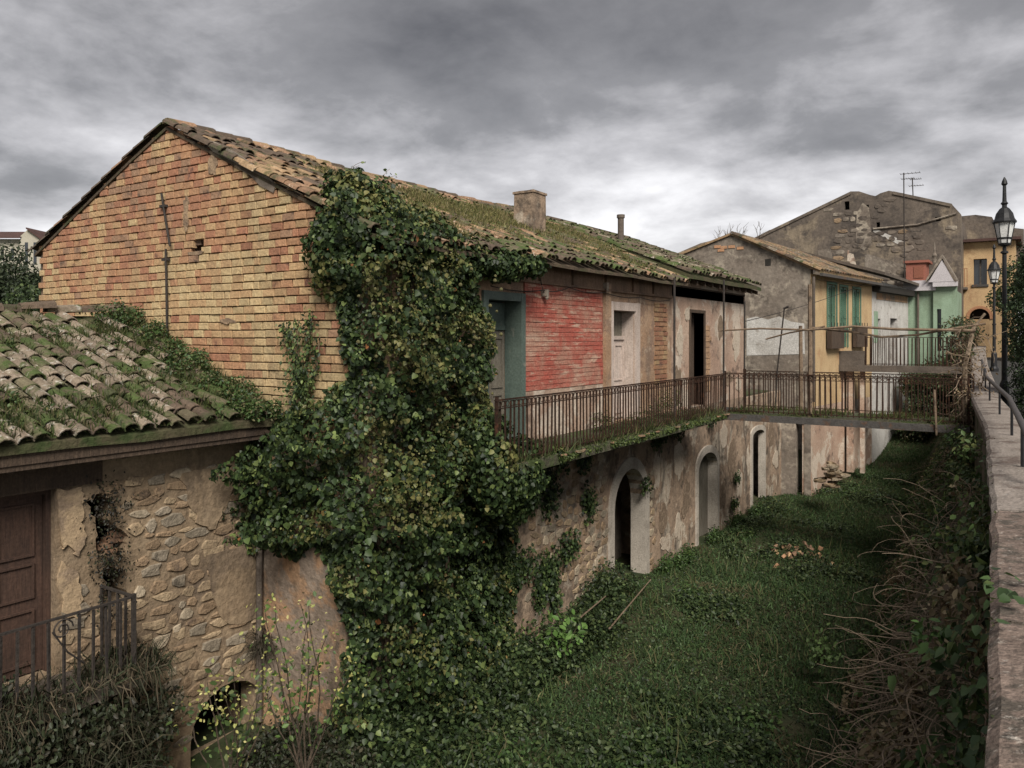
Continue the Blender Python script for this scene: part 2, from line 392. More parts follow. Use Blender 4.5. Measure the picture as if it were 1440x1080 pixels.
def vnoise(p, f, seed=0.0):
    """cheap smooth 3-D noise 0..1 for arrays"""
    p = np.asarray(p, float) * f + seed
    x, y, z = p[:, 0], p[:, 1], p[:, 2]
    v = (np.sin(x * 1.7 + 1.3 * np.sin(y * 1.1 + z * .7)) + np.sin(y * 1.9 + 1.5 * np.sin(z * 1.3 + x * .6) + 2)
         + np.sin(z * 1.6 + 1.2 * np.sin(x * 1.4 + y * .8) + 4)) / 3
    return .5 + .5 * v

def palette(N, cols, jitter=.25, weights=None):
    cols = np.array(cols, float); i = rng.choice(len(cols), N, p=weights)
    return np.clip(cols[i] * (1 + rng.normal(0, jitter, (N, 1))), .004, .6)

IVYC = [(.026, .044, .016), (.038, .062, .020), (.066, .096, .030), (.014, .025, .010), (.14, .18, .058)]
IVYW = [.29, .26, .19, .19, .07]
OLIVE = [(.13, .135, .045), (.10, .115, .038), (.16, .15, .055)]
DRY = [(.16, .11, .06), (.12, .08, .045), (.20, .15, .085)]
GREENS = [(.040, .075, .022), (.052, .095, .026), (.030, .055, .018), (.07, .105, .032)]

def ellip_pts(c, r, N, shell=.35):
    d = unit(rng.normal(0, 1, (N, 3))); q = (1 - shell * rng.random((N, 1)) ** 1.5)
    lump = .82 + .3 * vnoise(d * 2.2 + np.array(c), 2.0)[:, None]
    return np.array(c) + d * np.array(r) * q * lump, unit(d / np.array(r))

def in_poly(P, poly):
    x, y = P[:, 0], P[:, 1]; ins = np.zeros(len(P), bool); n = len(poly)
    for i in range(n):
        (x0, y0), (x1, y1) = poly[i], poly[(i + 1) % n]
        c = ((y0 > y) != (y1 > y)) & (x < (x1 - x0) * (y - y0) / ((y1 - y0) or 1e-9) + x0)
        ins ^= c
    return ins
def edge_dist(P, poly):
    best = np.full(len(P), 1e9); n = len(poly)
    for i in range(n):
        a = np.array(poly[i]); b = np.array(poly[(i + 1) % n]); ab = b - a
        t = np.clip(((P - a) @ ab) / max(ab @ ab, 1e-9), 0, 1)
        best = np.minimum(best, np.linalg.norm(P - (a + t[:, None] * ab), axis=1))
    return best

def struct(o, label=None):
    o['kind'] = 'structure'
    if label: o['label'] = label
    return o

# ================================================================== SETTING: ground, valley, street, hill
FX, GY, SX = -7.3, 7.2, -9.0            # facade plane, brick gable plane, shed wall plane
LP = [(-3, -.10), (2.4, -.10), (6.3, -.23), (12.3, -.52), (18.5, -1.03), (23.5, -1.30), (31, -1.75), (40, -2.2), (60, -3)]
def Lx(y): return float(np.interp(y, [p[0] for p in LP], [p[1] for p in LP]))
def Lz(y): return float(np.interp(y, [20, 31, 45], [.6, .86, 1.4]))     # parapet top
def smooth(a, b, t):
    t = np.clip((t - a) / (b - a), 0, 1); return t * t * (3 - 2 * t)
def gz(x, y):
    x = np.asarray(x, float); y = np.asarray(y, float)
    l = np.interp(y, [p[0] for p in LP], [p[1] for p in LP])
    d = np.clip((x - (l - 1.75)) / 1.65, 0, 1.1)
    z = -3.60 + .10 * np.sin(x * 1.3 + y * .7) + .08 * np.sin(y * 1.1 - x * .6)
    z = z - .6 * smooth(9.5, 7.5, y) * 1.0 * smooth(-6.2, -7.4, x) if False else z + smooth(0, 1, d) * (2.5 + .3 * np.sin(y * 1.7))
    return z + smooth(30, 52, y) * 3.4

g = MB(); g.add([(-900, -900, -3.9), (900, -900, -3.9), (900, 900, -3.9), (-900, 900, -3.9)], [(0, 1, 2, 3)])
struct(g.build('ground', M_FIELD))
nx_, ny_ = 40, 120
vg = MB(); vs = []
for j in range(ny_ + 1):
    y = -1 + 61 * j / ny_
    for i in range(nx_ + 1):
        x = -9.2 + (Lx(y) + .02 + 9.2) * i / nx_; vs.append((x, y, float(gz(x, y))))
vg.add(vs, [(j * (nx_ + 1) + i, j * (nx_ + 1) + i + 1, (j + 1) * (nx_ + 1) + i + 1, (j + 1) * (nx_ + 1) + i) for j in range(ny_) for i in range(nx_)])
struct(vg.build('valley_ground', M_SOIL, smooth=True))
# street to the right of the parapet
st_ = MB(); ys = [-4, 5, 12, 20, 24, 28, 31, 36, 45, 60]
vs = []
for y in ys: vs += [(Lx(y) + .4, y, Lz(y) - .6), (Lx(y) + 9, y, Lz(y) - .6)]
st_.add(vs, [(2 * i, 2 * i + 1, 2 * i + 3, 2 * i + 2) for i in range(len(ys) - 1)])
struct(st_.build('street', M_ROAD))
# hill far behind on the left
hc = at_w(-60, 475, 112); hv = []; n_ = 30
for j in range(n_ + 1):
    for i in range(n_ + 1):
        a, b = -90 + 180 * i / n_, -90 + 180 * j / n_
        z = -3.95 + 16.6 * math.exp(-(a * a + b * b) / (2 * 30 ** 2)); hv.append((hc.x + a, hc.y + b, z))
hm = MB(); hm.add(hv, [(j * (n_ + 1) + i, j * (n_ + 1) + i + 1, (j + 1) * (n_ + 1) + i + 1, (j + 1) * (n_ + 1) + i) for j in range(n_) for i in range(n_)])
struct(hm.build('hill', M_FIELD, smooth=True))

# ================================================================== shared pieces
def brick_mesh(L, H, D, m, name='brick'):
    b = MB(); c = .007; l, h = L / 2, H / 2
    back = [(-l, D, -h), (l, D, -h), (l, D, h), (-l, D, h)]
    mid = [(-l, c, -h), (l, c, -h), (l, c, h), (-l, c, h)]
    fr = [(-l + c, 0, -h + c), (l - c, 0, -h + c), (l - c, 0, h - c), (-l + c, 0, h - c)]
    b.add(back + mid + fr, [(i, (i + 1) % 4, 4 + (i + 1) % 4, 4 + i) for i in range(4)] +
          [(4 + i, 4 + (i + 1) % 4, 8 + (i + 1) % 4, 8 + i) for i in range(4)] + [(8, 9, 10, 11), (3, 2, 1, 0)])
    return b.mesh(name, m)

def tile_shape(L=.46, w0=.105, w1=.085, rise=.085, th=.014, seg=5):
    """barrel tile: local x runs down the slope, y across, z up; wide end low"""
    vs = []
    for (x, w) in ((0, w1), (L, w0)):
        for t in (0, th):
            for k in range(seg + 1):
                a = math.pi * k / seg
                vs.append((x, (w - t) * math.cos(a), (rise * w / w0 - t) * math.sin(a)))
    n = seg + 1; fs = []
    for k in range(seg):
        fs.append((k, k + 1, 2 * n + k + 1, 2 * n + k)); fs.append((n + k, 3 * n + k, 3 * n + k + 1, n + k + 1))
        fs.append((2 * n + k, 2 * n + k + 1, 3 * n + k + 1, 3 * n + k)); fs.append((k, n + k, n + k + 1, k + 1))
    return vs, fs
TV, TF = tile_shape()
def tile_mesh(m):
    b = MB(); b.add(TV, TF); return b.mesh('roof_tile', m, smooth=False)
TILE_ME = [tile_mesh(m) for m in M_TILE]

def stone_mesh(seed, m):
    r = random.Random(seed); n = 7; b = MB(); vs = []
    rr = []
    for k in range(n):
        a = 2 * math.pi * (k + r.uniform(-.32, .32)) / n
        c, s = math.cos(a), math.sin(a); q = .5 / max(abs(c), abs(s)) ** .75 * r.uniform(.72, 1.06)
        rr.append((c * q, s * q))
    for (f, d) in ((1.0, .3), (.98, -.45), (.85, -.85 - r.uniform(0, .3))):
        for (x, y) in rr: vs.append((x * f + (r.uniform(-.04, .04) if f < .9 else 0), d + (r.uniform(-.2, .2) if f < .98 else 0), y * f + (r.uniform(-.04, .04) if f < .9 else 0)))
    vs.append((r.uniform(-.1, .1), -1.15, r.uniform(-.1, .1)))
    fs = []
    for q in (0, 1):
        fs += [(q * n + k, q * n + (k + 1) % n, (q + 1) * n + (k + 1) % n, (q + 1) * n + k) for k in range(n)]
    fs += [(2 * n + k, 2 * n + (k + 1) % n, 3 * n) for k in range(n)]
    b.add(vs, fs); return b.mesh('stone', m, smooth=False)
STONE_ME = [[stone_mesh(10 * i + j, m) for j in range(5)] for i, m in enumerate(M_STONE)]

STONE_ME += [[stone_mesh(70 + j, M_GREYWALL2) for j in range(5)], [stone_mesh(80 + j, M_GREYWALL) for j in range(5)]]
def place_stones(parent, rz, u0, u1, v0, v1, fn, keep, hrange=(.12, .22), wrange=(.16, .38), depth_=.045, weights=(.35, .3, .2, .15), limit=300):
    """rubble: rows of uneven stones; fn(u,v) -> world point on the wall face, rz turns the stone's front from -Y"""
    v = v0; n = 0
    while v < v1:
        h = rnd.uniform(*hrange); u = u0 - rnd.uniform(0, .2)
        while u < u1:
            w = rnd.uniform(*wrange); cu, cv = u + w / 2, v + h / 2 + rnd.uniform(-.03, .03)
            if n < limit and keep(cu, cv):
                fam = rnd.choices(range(len(weights)), weights)[0]
                o = link('stone', STONE_ME[fam][rnd.randrange(5)], parent, fn(cu, cv))
                o.scale = (w * rnd.uniform(.88, .99), depth_ * rnd.uniform(.6, 1.25), h * rnd.uniform(.86, 1.0))
                o.rotation_euler = (0, rnd.uniform(-.12, .12), rz); n += 1
            u += w
        v += h
    return n

def tiles_on(roof, y0, y1, xe, ze, xr, zr, step=.335, pitch=.235, pick=None, limit=300, score=None, sag=lambda x, y: 0.0, skip=None, ts=1.0):
    """barrel tiles on the slope from ridge (xr,zr) down to eave (xe,ze), running along Y"""
    al = math.atan2(zr - ze, abs(xe - xr)); sgn = 1 if xe > xr else -1
    L = math.hypot(xe - xr, zr - ze); rows = int(L / step) + 1; cols = int((y1 - y0) / pitch)
    lst = []
    for c in range(cols + 1):
        yc = y0 + (y1 - y0) * c / max(1, cols)
        for k in range(rows):
            d = L - .44 * ts - k * step + rnd.uniform(-.045, .045)
            if d < -.1: continue
            x = xr + sgn * d * math.cos(al); z = zr - d * math.sin(al)
            y = yc + rnd.uniform(-.015, .015)
            if skip and skip(x, y): continue
            p = Vector((x, y, z + .02 + sag(x, y) + rnd.uniform(-.012, .022)))
            rot = Matrix.Rotation(0 if sgn > 0 else math.pi, 3, 'Z') @ Matrix.Rotation(al - .035 + rnd.uniform(-.03, .03), 3, 'Y') @ Matrix.Rotation(rnd.gauss(0, .06), 3, 'Z')
            lst.append((score(p) if score else -depth(p), p, rot, pick(p) if pick else rnd.randrange(len(M_TILE))))
    lst.sort(key=lambda t: -t[0])
    for s_, p, rot, i in lst[:limit]:
        o = link('roof_tile', TILE_ME[i], roof, p); o.rotation_euler = rot.to_euler(); o.scale = (ts * rnd.uniform(.94, 1.05), ts * rnd.uniform(.94, 1.08), ts * rnd.uniform(.85, 1.15))
    if len(lst) > limit:
        b = MB()
        for s_, p, rot, i in lst[limit:]: b.add([rot @ (Vector(v) * ts) + p for v in TV], TF, i)
        o = b.build('roof_tile', M_TILE, roof); o['kind'] = 'stuff'
    return len(lst)

def railing(part, p0, p1, h, spacing=.115, bar=.011, m=M_IRON, rings=True, knob=False):
    """iron railing part with balusters, rails and a band of rings as sub-parts"""
    p0, p1 = Vector(p0), Vector(p1); d = p1 - p0; L = d.length; u = d.normalized(); n = max(2, int(L / spacing))
    side = Vector((-u.y, u.x, 0)).normalized()
    b = MB(); b.box(-bar, bar, -bar, bar, .03, h - .02); bm_ = b.mesh('baluster', m)
    for i in range(n + 1):
        o = link('baluster', bm_, part, p0 + d * (i / n)); o.rotation_euler = (rnd.uniform(-.012, .012), rnd.uniform(-.012, .012), rnd.uniform(0, .3))
    for z, t in ((h, .016), (.06, .012)) + (((h - .12, .010),) if rings else ()):
        r = MB(); r.obox(p0 + Vector((0, 0, z)), u, side, Z_, -.02, L + .02, -t * 1.1, t * 1.1, -t * .7, t * .7)
        r.build('rail', m, part)
    if rings:
        r = MB()
        for i in range(n):
            c = p0 + d * ((i + .5) / n) + Vector((0, 0, h - .06)); q = .042
            r.tube([c + u * q * math.cos(t) + Z_ * q * math.sin(t) for t in [k * math.pi / 3 for k in range(7)]], .007, n=4)
        r.build('ring_band', m, part)

# ================================================================== LARGE BRICK HOUSE
EZ, RZ, RXX, BX = 3.28, 5.15, -11.25, -15.3     # eave height, ridge height, ridge x, back wall x
HY1 = 18.0                                      # far end of the brick house
house = thing('brick_house', 'long abandoned brick house with red facade patch and mossy tiled roof', 'house', (FX, GY, -3.8))
# gable wall (backing) with a hole, then bricks
def shed_roof_z(x): return .75 + (x - (-8.6)) * (2.16 - .75) / (-12.2 + 8.6)
def rake_z(x): return RZ - .06 - abs(x - RXX) * (RZ - EZ) / (FX - RXX) if x > RXX else RZ - .06 - (RXX - x) * (RZ - 3.45) / (RXX - BX)
hole_c = at_y(277, 344, GY)
gm = MB()
gm.panel((0, GY + .05, 0), X_, Z_, -Y_, [(BX, -3.8), (FX - .342, -3.8), (FX - .342, rake_z(FX - .342)), (RXX, rake_z(RXX)), (BX, rake_z(BX))],
         [[(hole_c.x - .17, hole_c.z - .13), (hole_c.x + .16, hole_c.z - .13), (hole_c.x + .16, hole_c.z + .1), (hole_c.x + .03, hole_c.z + .1), (hole_c.x + .03, hole_c.z + .0), (hole_c.x - .17, hole_c.z + .0)]], .35)
gable = gm.build('gable_wall', M_MORTAR, house)
BH, BL = .114, .246
bmesh_ = {(i, k): brick_mesh(BL * (1, .52, .75)[k] - .021, BH - .012, .075, m) for i, m in enumerate(M_BRICK) for k in range(3)}
blist = []
z = .2; row = 0
while z < RZ:
    x = BX + .0 - (row % 2) * BL * .5 + rnd.uniform(0, .05)
    while x < FX:
        k = 0 if rnd.random() < .84 else (1 if rnd.random() < .6 else 2); w = BL * (1, .52, .75)[k]
        if x + w > FX: w = FX - x; k = 0
        cx, cz = x + w / 2, z + BH / 2
        ok = cx - w / 2 >= BX - .01 and cz - .01 < rake_z(cx) and w > .06
        if cx < SX and cz < (shed_roof_z(cx) if cx > -12.2 else 2.16 - (-12.2 - cx) * .37) - .2: ok = False
        if abs(cx - hole_c.x + .02) < .17 and abs(cz - hole_c.z + .02) < .13: ok = False
        if ok:
            n1 = mnoise.noise(Vector((cx * .55, cz * .9, 3.1))); n2 = mnoise.noise(Vector((cx * 1.4, cz * 2.0, 9.3)))
            up = (cz - 2.9) / 1.2
            t = rnd.gauss(0, .95) + n1 * 1.5 + n2 * 1.3 + up * .85 + .25
            if abs(cx + 11.4) < .28 or abs(cx + 9.05) < .22: t -= 1.3
            if cz < 2.9: t -= .30
            if -8.6 < cx and cz < 3.0 and rnd.random() < .35: t += .8
            i = 0 if t < -.95 else 1 if t < .15 else 2 if t < 1.05 else 3 if t < 1.9 else 4
            cz += .014 * mnoise.noise(Vector((cx * 1.1, cz * .7, 0)))
            blist.append((cx, cz, k, w, i))
        x += w
    z += BH; row += 1
blist.sort(key=lambda t: -t[0])
bst = MB()
for q, (cx, cz, k, w, i) in enumerate(blist):
    jy = rnd.uniform(-.012, .012)
    if q < 300:
        o = link('brick', bmesh_[(i, k)], gable, (cx, GY + jy, cz))
        o.scale = (w / (BL * (1, .52, .75)[k]), 1, rnd.uniform(.95, 1.0)); o.rotation_euler = (0, rnd.uniform(-.012, .012), rnd.uniform(-.015, .015))
    else:
        me = bmesh_[(i, k)]; s_ = w / (BL * (1, .52, .75)[k])
        bst.add([(v.co.x * s_ + cx, v.co.y + GY + jy, v.co.z + cz) for v in me.vertices], [tuple(p.vertices) for p in me.polygons], i)
o = bst.build('brick', M_BRICK, gable); o['kind'] = 'stuff'
# plastered base of the gable beside the shed
pb = MB(); pb.box(SX - .05, FX, GY - .04, GY + .04, -3.8, .25)
o = pb.build('plastered_base', M_PLAS_RUST, house); rough_up(o, .012, 2.5, 3)
# mortar smear along the right rake
sm = MB(); pts = [at_y(px, py + 9, GY - .018) for px, py in [(283, 185), (300, 190), (330, 205), (370, 232), (388, 250), (384, 262), (365, 252), (352, 238), (325, 222), (300, 205)]]
sm.prism(pts, (0, .03, 0)); sm.build('mortar_smear', M_GREYWALL, house)
def gable_flake(cx, cz, rx, rz_, m):
    pts = []; n = 20; sd = rnd.uniform(0, 99)
    for k in range(n):
        a = 2 * math.pi * k / n; q_ = 1 + .5 * mnoise.noise(Vector((math.cos(a) * 1.4 + sd, math.sin(a) * 1.4, sd))) + rnd.uniform(-.1, .1); pts.append((cx + rx * q_ * math.cos(a), cz + rz_ * q_ * math.sin(a)))
    f = MB(); f.panel((0, GY - .013, 0), X_, Z_, -Y_, pts, [], .03); f.build('mortar_repair', m, house)
M_REPAIR = mat('mortar_repair', (.33, .235, .15), (.25, .17, .11), 4, c3=(.18, .125, .085), s3=4, t3=.55, bump=.7)
for px, py, rx, rz_ in ((262, 300, .07, .28), (300, 232, .10, .16), (320, 452, .16, .04), (276, 356, .2, .03)):
    c = at_y(px, py, GY); gable_flake(c.x, c.z, rx, rz_, M_REPAIR)
# facade
yG0, yG1 = at_x(677, 0, FX).y, at_x(736, 0, FX).y
yW0, yW1 = at_x(856, 0, FX).y, at_x(897.5, 0, FX).y
yA0, yA1 = at_x(855, 0, FX).y, at_x(911, 0, FX).y
def arch(u0, u1, z0, ztop, n=9, flat=1.0):
    c, r = (u0 + u1) / 2, (u1 - u0) / 2; zs = ztop - r * flat
    return [(u0, z0)] + [(c - r * math.cos(math.pi * k / n), zs + r * flat * math.sin(math.pi * k / n)) for k in range(n + 1)] + [(u1, z0)]
green_h = [(yG0 + .14, .0), (yG1 - .13, .0), (yG1 - .13, 2.42), (yG0 + .14, 2.42)]
white_h = [(yW0 + .14, .0), (yW1 - .22, .0), (yW1 - .22, 2.38), (yW0 + .14, 2.38)]
arch1_h = arch(yA0 + .22, yA1 - .18, -3.75, -1.045)
fa = MB()
fa.panel((FX, 0, 0), Y_, Z_, X_, [(GY + .05, -3.8), (HY1, -3.8), (HY1, -.05), (GY + .05, -.05)], [arch1_h], .34)
o = fa.build('lower_wall', M_PLAS_LOW, house); lower = o
fb = MB()
fb.panel((FX, 0, 0), Y_, Z_, X_, [(GY + .05, -.05), (yG0 + .14, -.05), (yG0 + .14, 0), *[(a, b) for a, b in []], (HY1, 0), (HY1, EZ - .05), (GY + .05, EZ - .05)],
         [[(a, b + .002) for a, b in green_h], [(a, b + .002) for a, b in white_h]], .34)
upper = fb.build('upper_wall', M_PLAS_OCHRE, house)
# other walls close the body
cb = MB(); cb.box(BX, BX + .3, GY + .4, HY1, -3.8, 3.4); cb.box(BX + .3, FX - .34, HY1 - .3, HY1 - .002, -3.8, 3.3)
cb.box(BX + .3, FX - .36, GY + .45, HY1 - .32, -.25, -.1)
cb.build('back_wall', M_PLAS_LOW, house)
ib = MB(); ib.box(FX - 2.2, FX - 2.1, 9.5, 17.5, -3.8, 3.0); ib.build('inner_wall', M_CONCRETE, house)
# pale plaster below the balcony line
# red painted brickwork (thin bricks)
yR0, yR1 = yG1, at_x(847, 0, FX).y
rb = MB(); zz = .87; row = 0
while zz < 2.74:
    yy = yR0 - (row % 2) * .13
    while yy < yR1:
        a, b = max(yy, yR0), min(yy + .26, yR1 - rnd.uniform(0, .07))
        if b - a > .03:
            d = .022 + rnd.uniform(-.006, .008); rb.box(FX - .01, FX + d, a + .004, b - .004, zz + .005, zz + .081)
        yy += .26
    zz += .086; row += 1
jp = MB(); jp.box(FX + .001, FX + .016, yR0, yR1, .004, .862); jp.build('plaster_dado', M_PLAS_PINK, house)
o = rb.build('red_painted_brick', M_REDBRICK, house); o['kind'] = 'stuff'
jr = MB(); jr.box(FX + .001, FX + .012, yR0, yR1, .87, 2.75); jr.build('red_brick_joints', mat('red_joint', (.20, .055, .04), (.26, .10, .07), 4), house)
# exposed brick strip
yB0, yB1 = at_x(920, 0, FX).y, at_x(937, 0, FX).y
eb = MB(); zz = .72; row = 0; k2 = 0
while zz < 2.6:
    off = .13 * (row % 2); yy = yB0 - off * .6
    while yy < yB1 - .05:
        a, b = max(yy, yB0 + rnd.uniform(-.05, .04)), min(yy + .27, yB1 + rnd.uniform(-.05, .05))
        if b - a > .08: eb.box(FX - .01, FX + rnd.uniform(.012, .032), a + .008, b - .008, zz + .012, zz + .098, rnd.choice((2, 3, 2, 1, 3)))
        yy += .27
    zz += .112; row += 1
o = eb.build('brick_strip', M_BRICK, house); o['kind'] = 'stuff'
# bare lower patch of facade between red wall and balcony, pilaster, frieze
pl = MB(); yP0, yP1 = at_x(848, 0, FX).y, at_x(855.5, 0, FX).y
pl.box(FX - .01, FX + .07, yP0, yP1, .0, EZ - .35); pl.build('pilaster', M_PLAS_OCHRE, house)
for a_, b_ in [(690, 752), (757, 800), (803, 845), (850, 884), (888, 914), (917, 941)]:
    a, b = at_x(a_, 0, FX).y, at_x(b_, 0, FX).y
    f = MB(); f.box(FX - .01, FX + .055, a, b, 2.80, 3.12); f.build('frieze_panel', M_FRIEZE, house)
co = MB(); co.box(FX - .01, FX + .12, 9.0, HY1 - .02, 3.125, 3.24); co.box(FX - .01, FX + .085, 9.0, HY1 - .02, 2.755, 2.797)
co.build('cornice', M_FRIEZE, house)
# doors
def surround(part, y0, y1, zt, wl, wr, wt, m, dep=.05, name='door_frame', X=FX):
    s = MB(); s.box(X - .3, X + dep, y0, y0 + wl - .003, .003, zt); s.box(X - .3, X + dep, y1 - wr + .003, y1, .003, zt)
    s.box(X - .3, X + dep - .004, y0 + wl, y1 - wr, zt - wt, zt - .003); return s.build(name, m, part)
def leaf_door(part, x, y0, y1, z0, z1, m, panels, name='door_leaf', th=.05):
    s = MB(); s.box(x - th, x, y0, y1, z0, z1)
    for (a, b, c, d) in panels:   # raised frames round a sunk panel: fractions of the leaf
        ya, yb, za, zb = y0 + (y1 - y0) * a, y0 + (y1 - y0) * b, z0 + (z1 - z0) * c, z0 + (z1 - z0) * d; t = .025
        s.box(x + .001, x + .022, ya, yb, za, za + t); s.box(x + .001, x + .022, ya, yb, zb - t, zb)
        s.box(x + .001, x + .022, ya, ya + t, za + t, zb - t); s.box(x + .001, x + .022, yb - t, yb, za + t, zb - t)
    return s.build(name, m, part)
g_ = MB(); g_.box(FX - .33, FX - .30, yG0 + .14, yG1 - .13, .003, .05)
gd = g_.build('door', M_TEAL, house); gd['label'] = 'green framed door beside the ivy'
surround(gd, yG0, yG1, 2.56, .14, .14, .14, M_TEAL)
ym = yG0 + .14 + (yG1 - yG0 - .28) * .5
leaf_door(gd, FX - .30, yG0 + .15, ym - .005, .05, 1.92, M_GREYDOOR, [(.15, .85, .06, .42), (.15, .85, .48, .94)])
leaf_door(gd, FX - .30, ym + .005, yG1 - .15, .05, 1.92, M_GREYDOOR, [(.15, .85, .06, .42), (.15, .85, .48, .94)])
t_ = MB(); t_.box(FX - .34, FX - .27, yG0 + .15, yG1 - .15, 1.93, 2.0); t_.box(FX - .34, FX - .29, yG0 + .15, ym, 2.0, 2.40); t_.box(FX - .34, FX - .29, ym, yG1 - .15, 2.0, 2.40)
t_.build('transom', M_TEAL, gd)
g_ = MB(); g_.box(FX - .33, FX - .30, yW0 + .14, yW1 - .22, .003, .05)
wd = g_.build('door', M_PALEDOOR, house); wd['label'] = 'pale pinkish door between the red wall and the brick strip'
surround(wd, yW0, yW1, 2.56, .14, .22, .18, M_PALEDOOR)
rv = MB(); rv.box(FX - .31, FX - .01, yW1 - .235, yW1 - .222, .004, 2.375); rv.build('reveal', M_PALEDOOR, wd)
ym = (yW0 + .14 + yW1 - .22) / 2
leaf_door(wd, FX - .26, yW0 + .15, ym - .004, .05, 1.75, M_PALEDOOR, [(.15, .85, .06, .42), (.15, .85, .48, .94)])
leaf_door(wd, FX - .26, ym + .004, yW1 - .23, .05, 1.75, M_PALEDOOR, [(.15, .85, .06, .42), (.15, .85, .48, .94)])
t_ = MB(); t_.box(FX - .32, FX - .22, yW0 + .15, yW1 - .23, 1.76, 1.84); t_.box(FX - .31, FX - .24, ym - .03, ym + .03, 1.84, 2.36); t_.build('transom', M_PALEDOOR, wd)
t_ = MB(); t_.box(FX - .30, FX - .29, yW0 + .15, yW1 - .23, 1.84, 2.36); t_.build('pane', M_GREYDOOR, wd)
h_ = MB(); h_.tube([(FX - .25, ym - .06, .95), (FX - .2, ym - .06, .97), (FX - .2, ym - .06, 1.12), (FX - .25, ym - .06, 1.14)], .012); h_.build('handle', M_DARKIRON, wd)
# arched doorway surround on the ground floor
def arch_surround(part, X, y0, y1, i0, i1, z0, zto, zti, m, dep=.045, th=.34, flat=1.0):
    s = MB(); s.panel((X + dep, 0, 0), Y_, Z_, X_, arch(y0, y1, z0, zto, 12, flat), [], .03)
    o_ = arch(y0, y1, z0, zto, 12, flat); i_ = arch(i0, i1, z0, zti, 12, flat)
    s = MB(); n = len(o_)
    vs = [(X + dep, *p) for p in o_] + [(X + dep, *p) for p in i_] + [(X - .02, *p) for p in o_] + [(X - th + .002, *p) for p in i_]
    fs = []
    for k in range(n - 1):
        fs += [(k, k + 1, n + k + 1, n + k), (k, 2 * n + k, 2 * n + k + 1, k + 1), (n + k, n + k + 1, 3 * n + k + 1, 3 * n + k)]
    s.add(vs, fs); return s.build('arch_surround', m, part)
a1 = arch_surround(house, FX, yA0, yA1, yA0 + .225, yA1 - .185, -3.75, -.80, -1.05, M_PALESTONE)
# broken inner door and rubble wall seen inside the arch
iw = MB(); iw.box(FX - 1.2, FX - 1.1, yA0 + .3, yA1 + .9, -3.7, -2.0); iw.build('inner_rubble', M_GREYWALL, house)
# rubble stones in the lower wall left of the arch and in patches
def low_keep(u, v):
    if yA0 - .12 < u < yA1 + .08: return False
    if v > -.45 and u > 12: return False
    k = mnoise.noise(Vector((u * .7, v * .8, 5.0)))
    return (u < yA0 and u > 11.5 and (k > -.25 or u > yA0 - .9)) or (u > yA1 and u < yA1 + .35 and v < -1.2)
place_stones(lower, R(90), 11.4, HY1, -3.6, -.3, lambda u, v: (FX, u, v), low_keep, (.13, .22), (.17, .36), .018, (.3, .25, .25, .2), 230)
# iron tie rods on the brick gable
for pts in ([(227, 272), (233, 310), (239, 346)], [(233, 350), (234, 400), (235, 472)]):
    b = MB(); b.tube([at_y(px, py, GY - .05) for px, py in pts], .018, n=6); b.build('tie_rod', M_DARKIRON, house)
for px, py in ((230, 290), (233, 365)):
    c = at_y(px, py, GY - .03); b = MB(); b.box(c.x - .07, c.x + .07, c.y - .03, c.y + .03, c.z - .02, c.z + .02); b.build('rod_clamp', M_DARKIRON, house)
# cables and brackets along the facade
def cable(parent, pts, r=.009, sagm=.05, seg=6, m=M_DARKIRON, name='cable'):
    b = MB(); out = []
    for a, c in zip(pts[:-1], pts[1:]):
        a, c = Vector(a), Vector(c)
        for k in range(seg):
            t = k / seg; p = a.lerp(c, t); p.z -= sagm * 4 * t * (1 - t); out.append(p)
    out.append(Vector(pts[-1])); b.tube(out, r, n=4); return b.build(name, m, parent)
cable(house, [at_x(px, py, FX + .1) for px, py in [(690, 402), (764, 408), (800, 404), (850, 411), (900, 418), (942, 422)]])
cable(house, [at_x(px, py, FX + .11) for px, py in [(700, 380), (757, 384), (760, 392), (765, 412)]], sagm=.02)
for px, py in ((765, 412), (850, 402)):
    c = at_x(px, py, FX + .06); b = MB(); b.box(c.x - .06, c.x + .08, c.y - .04, c.y + .04, c.z - .06, c.z + .06); b.lathe((c.x + .06, c.y, c.z - .12), [(.02, 0), (.035, .03), (.02, .07)], 8); b.build('cable_bracket', M_GREYWALL, house)
# roof
def sagf(x, y): return -.10 * math.sin(max(0, min(1, (y - 7) / 11)) * math.pi) * (.5 + .5 * math.sin(x)) - .05 * mnoise.noise(Vector((x * .6, y * .5, 0)))
EX = FX + .42; EEZ = EZ - .42 * (RZ - EZ) / (FX - RXX) * -1 * -1
slope = (RZ - EZ) / (FX - RXX)
EEZ = EZ - .42 * slope + .04
rd = MB()
def roof_slab(b, xr, zr, xe, ze, y0, y1, th=.09, ny=14, sag=sagf):
    vs = []; fs = []
    for j in range(ny + 1):
        y = y0 + (y1 - y0) * j / ny
        for t in range(5):
            x = xr + (xe - xr) * t / 4; zq = zr + (ze - zr) * t / 4 + sag(x, y) - .03
            vs += [(x, y, zq), (x, y, zq - th)]
    n = 10
    for j in range(ny):
        for t in range(4):
            a = j * n + t * 2
            fs += [(a, a + 2, a + n + 2, a + n), (a + 1, a + n + 1, a + n + 3, a + 3)]
        a = j * n + 8; fs.append((a, a + 1, a + n + 1, a + n)); a = j * n; fs.append((a, a + n, a + n + 1, a + 1))
    for j in (0, ny):
        for t in range(4):
            a = j * n + t * 2; fs.append((a, a + 1, a + 3, a + 2))
    b.add(vs, fs)
roof_slab(rd, RXX, RZ, EX, EEZ, GY - .02, HY1 + .02, .05)
roof_slab(rd, RXX, RZ, BX - .1, 3.40, GY - .02, HY1 + .02, .05)
roof = rd.build('roof', M_BED, house)
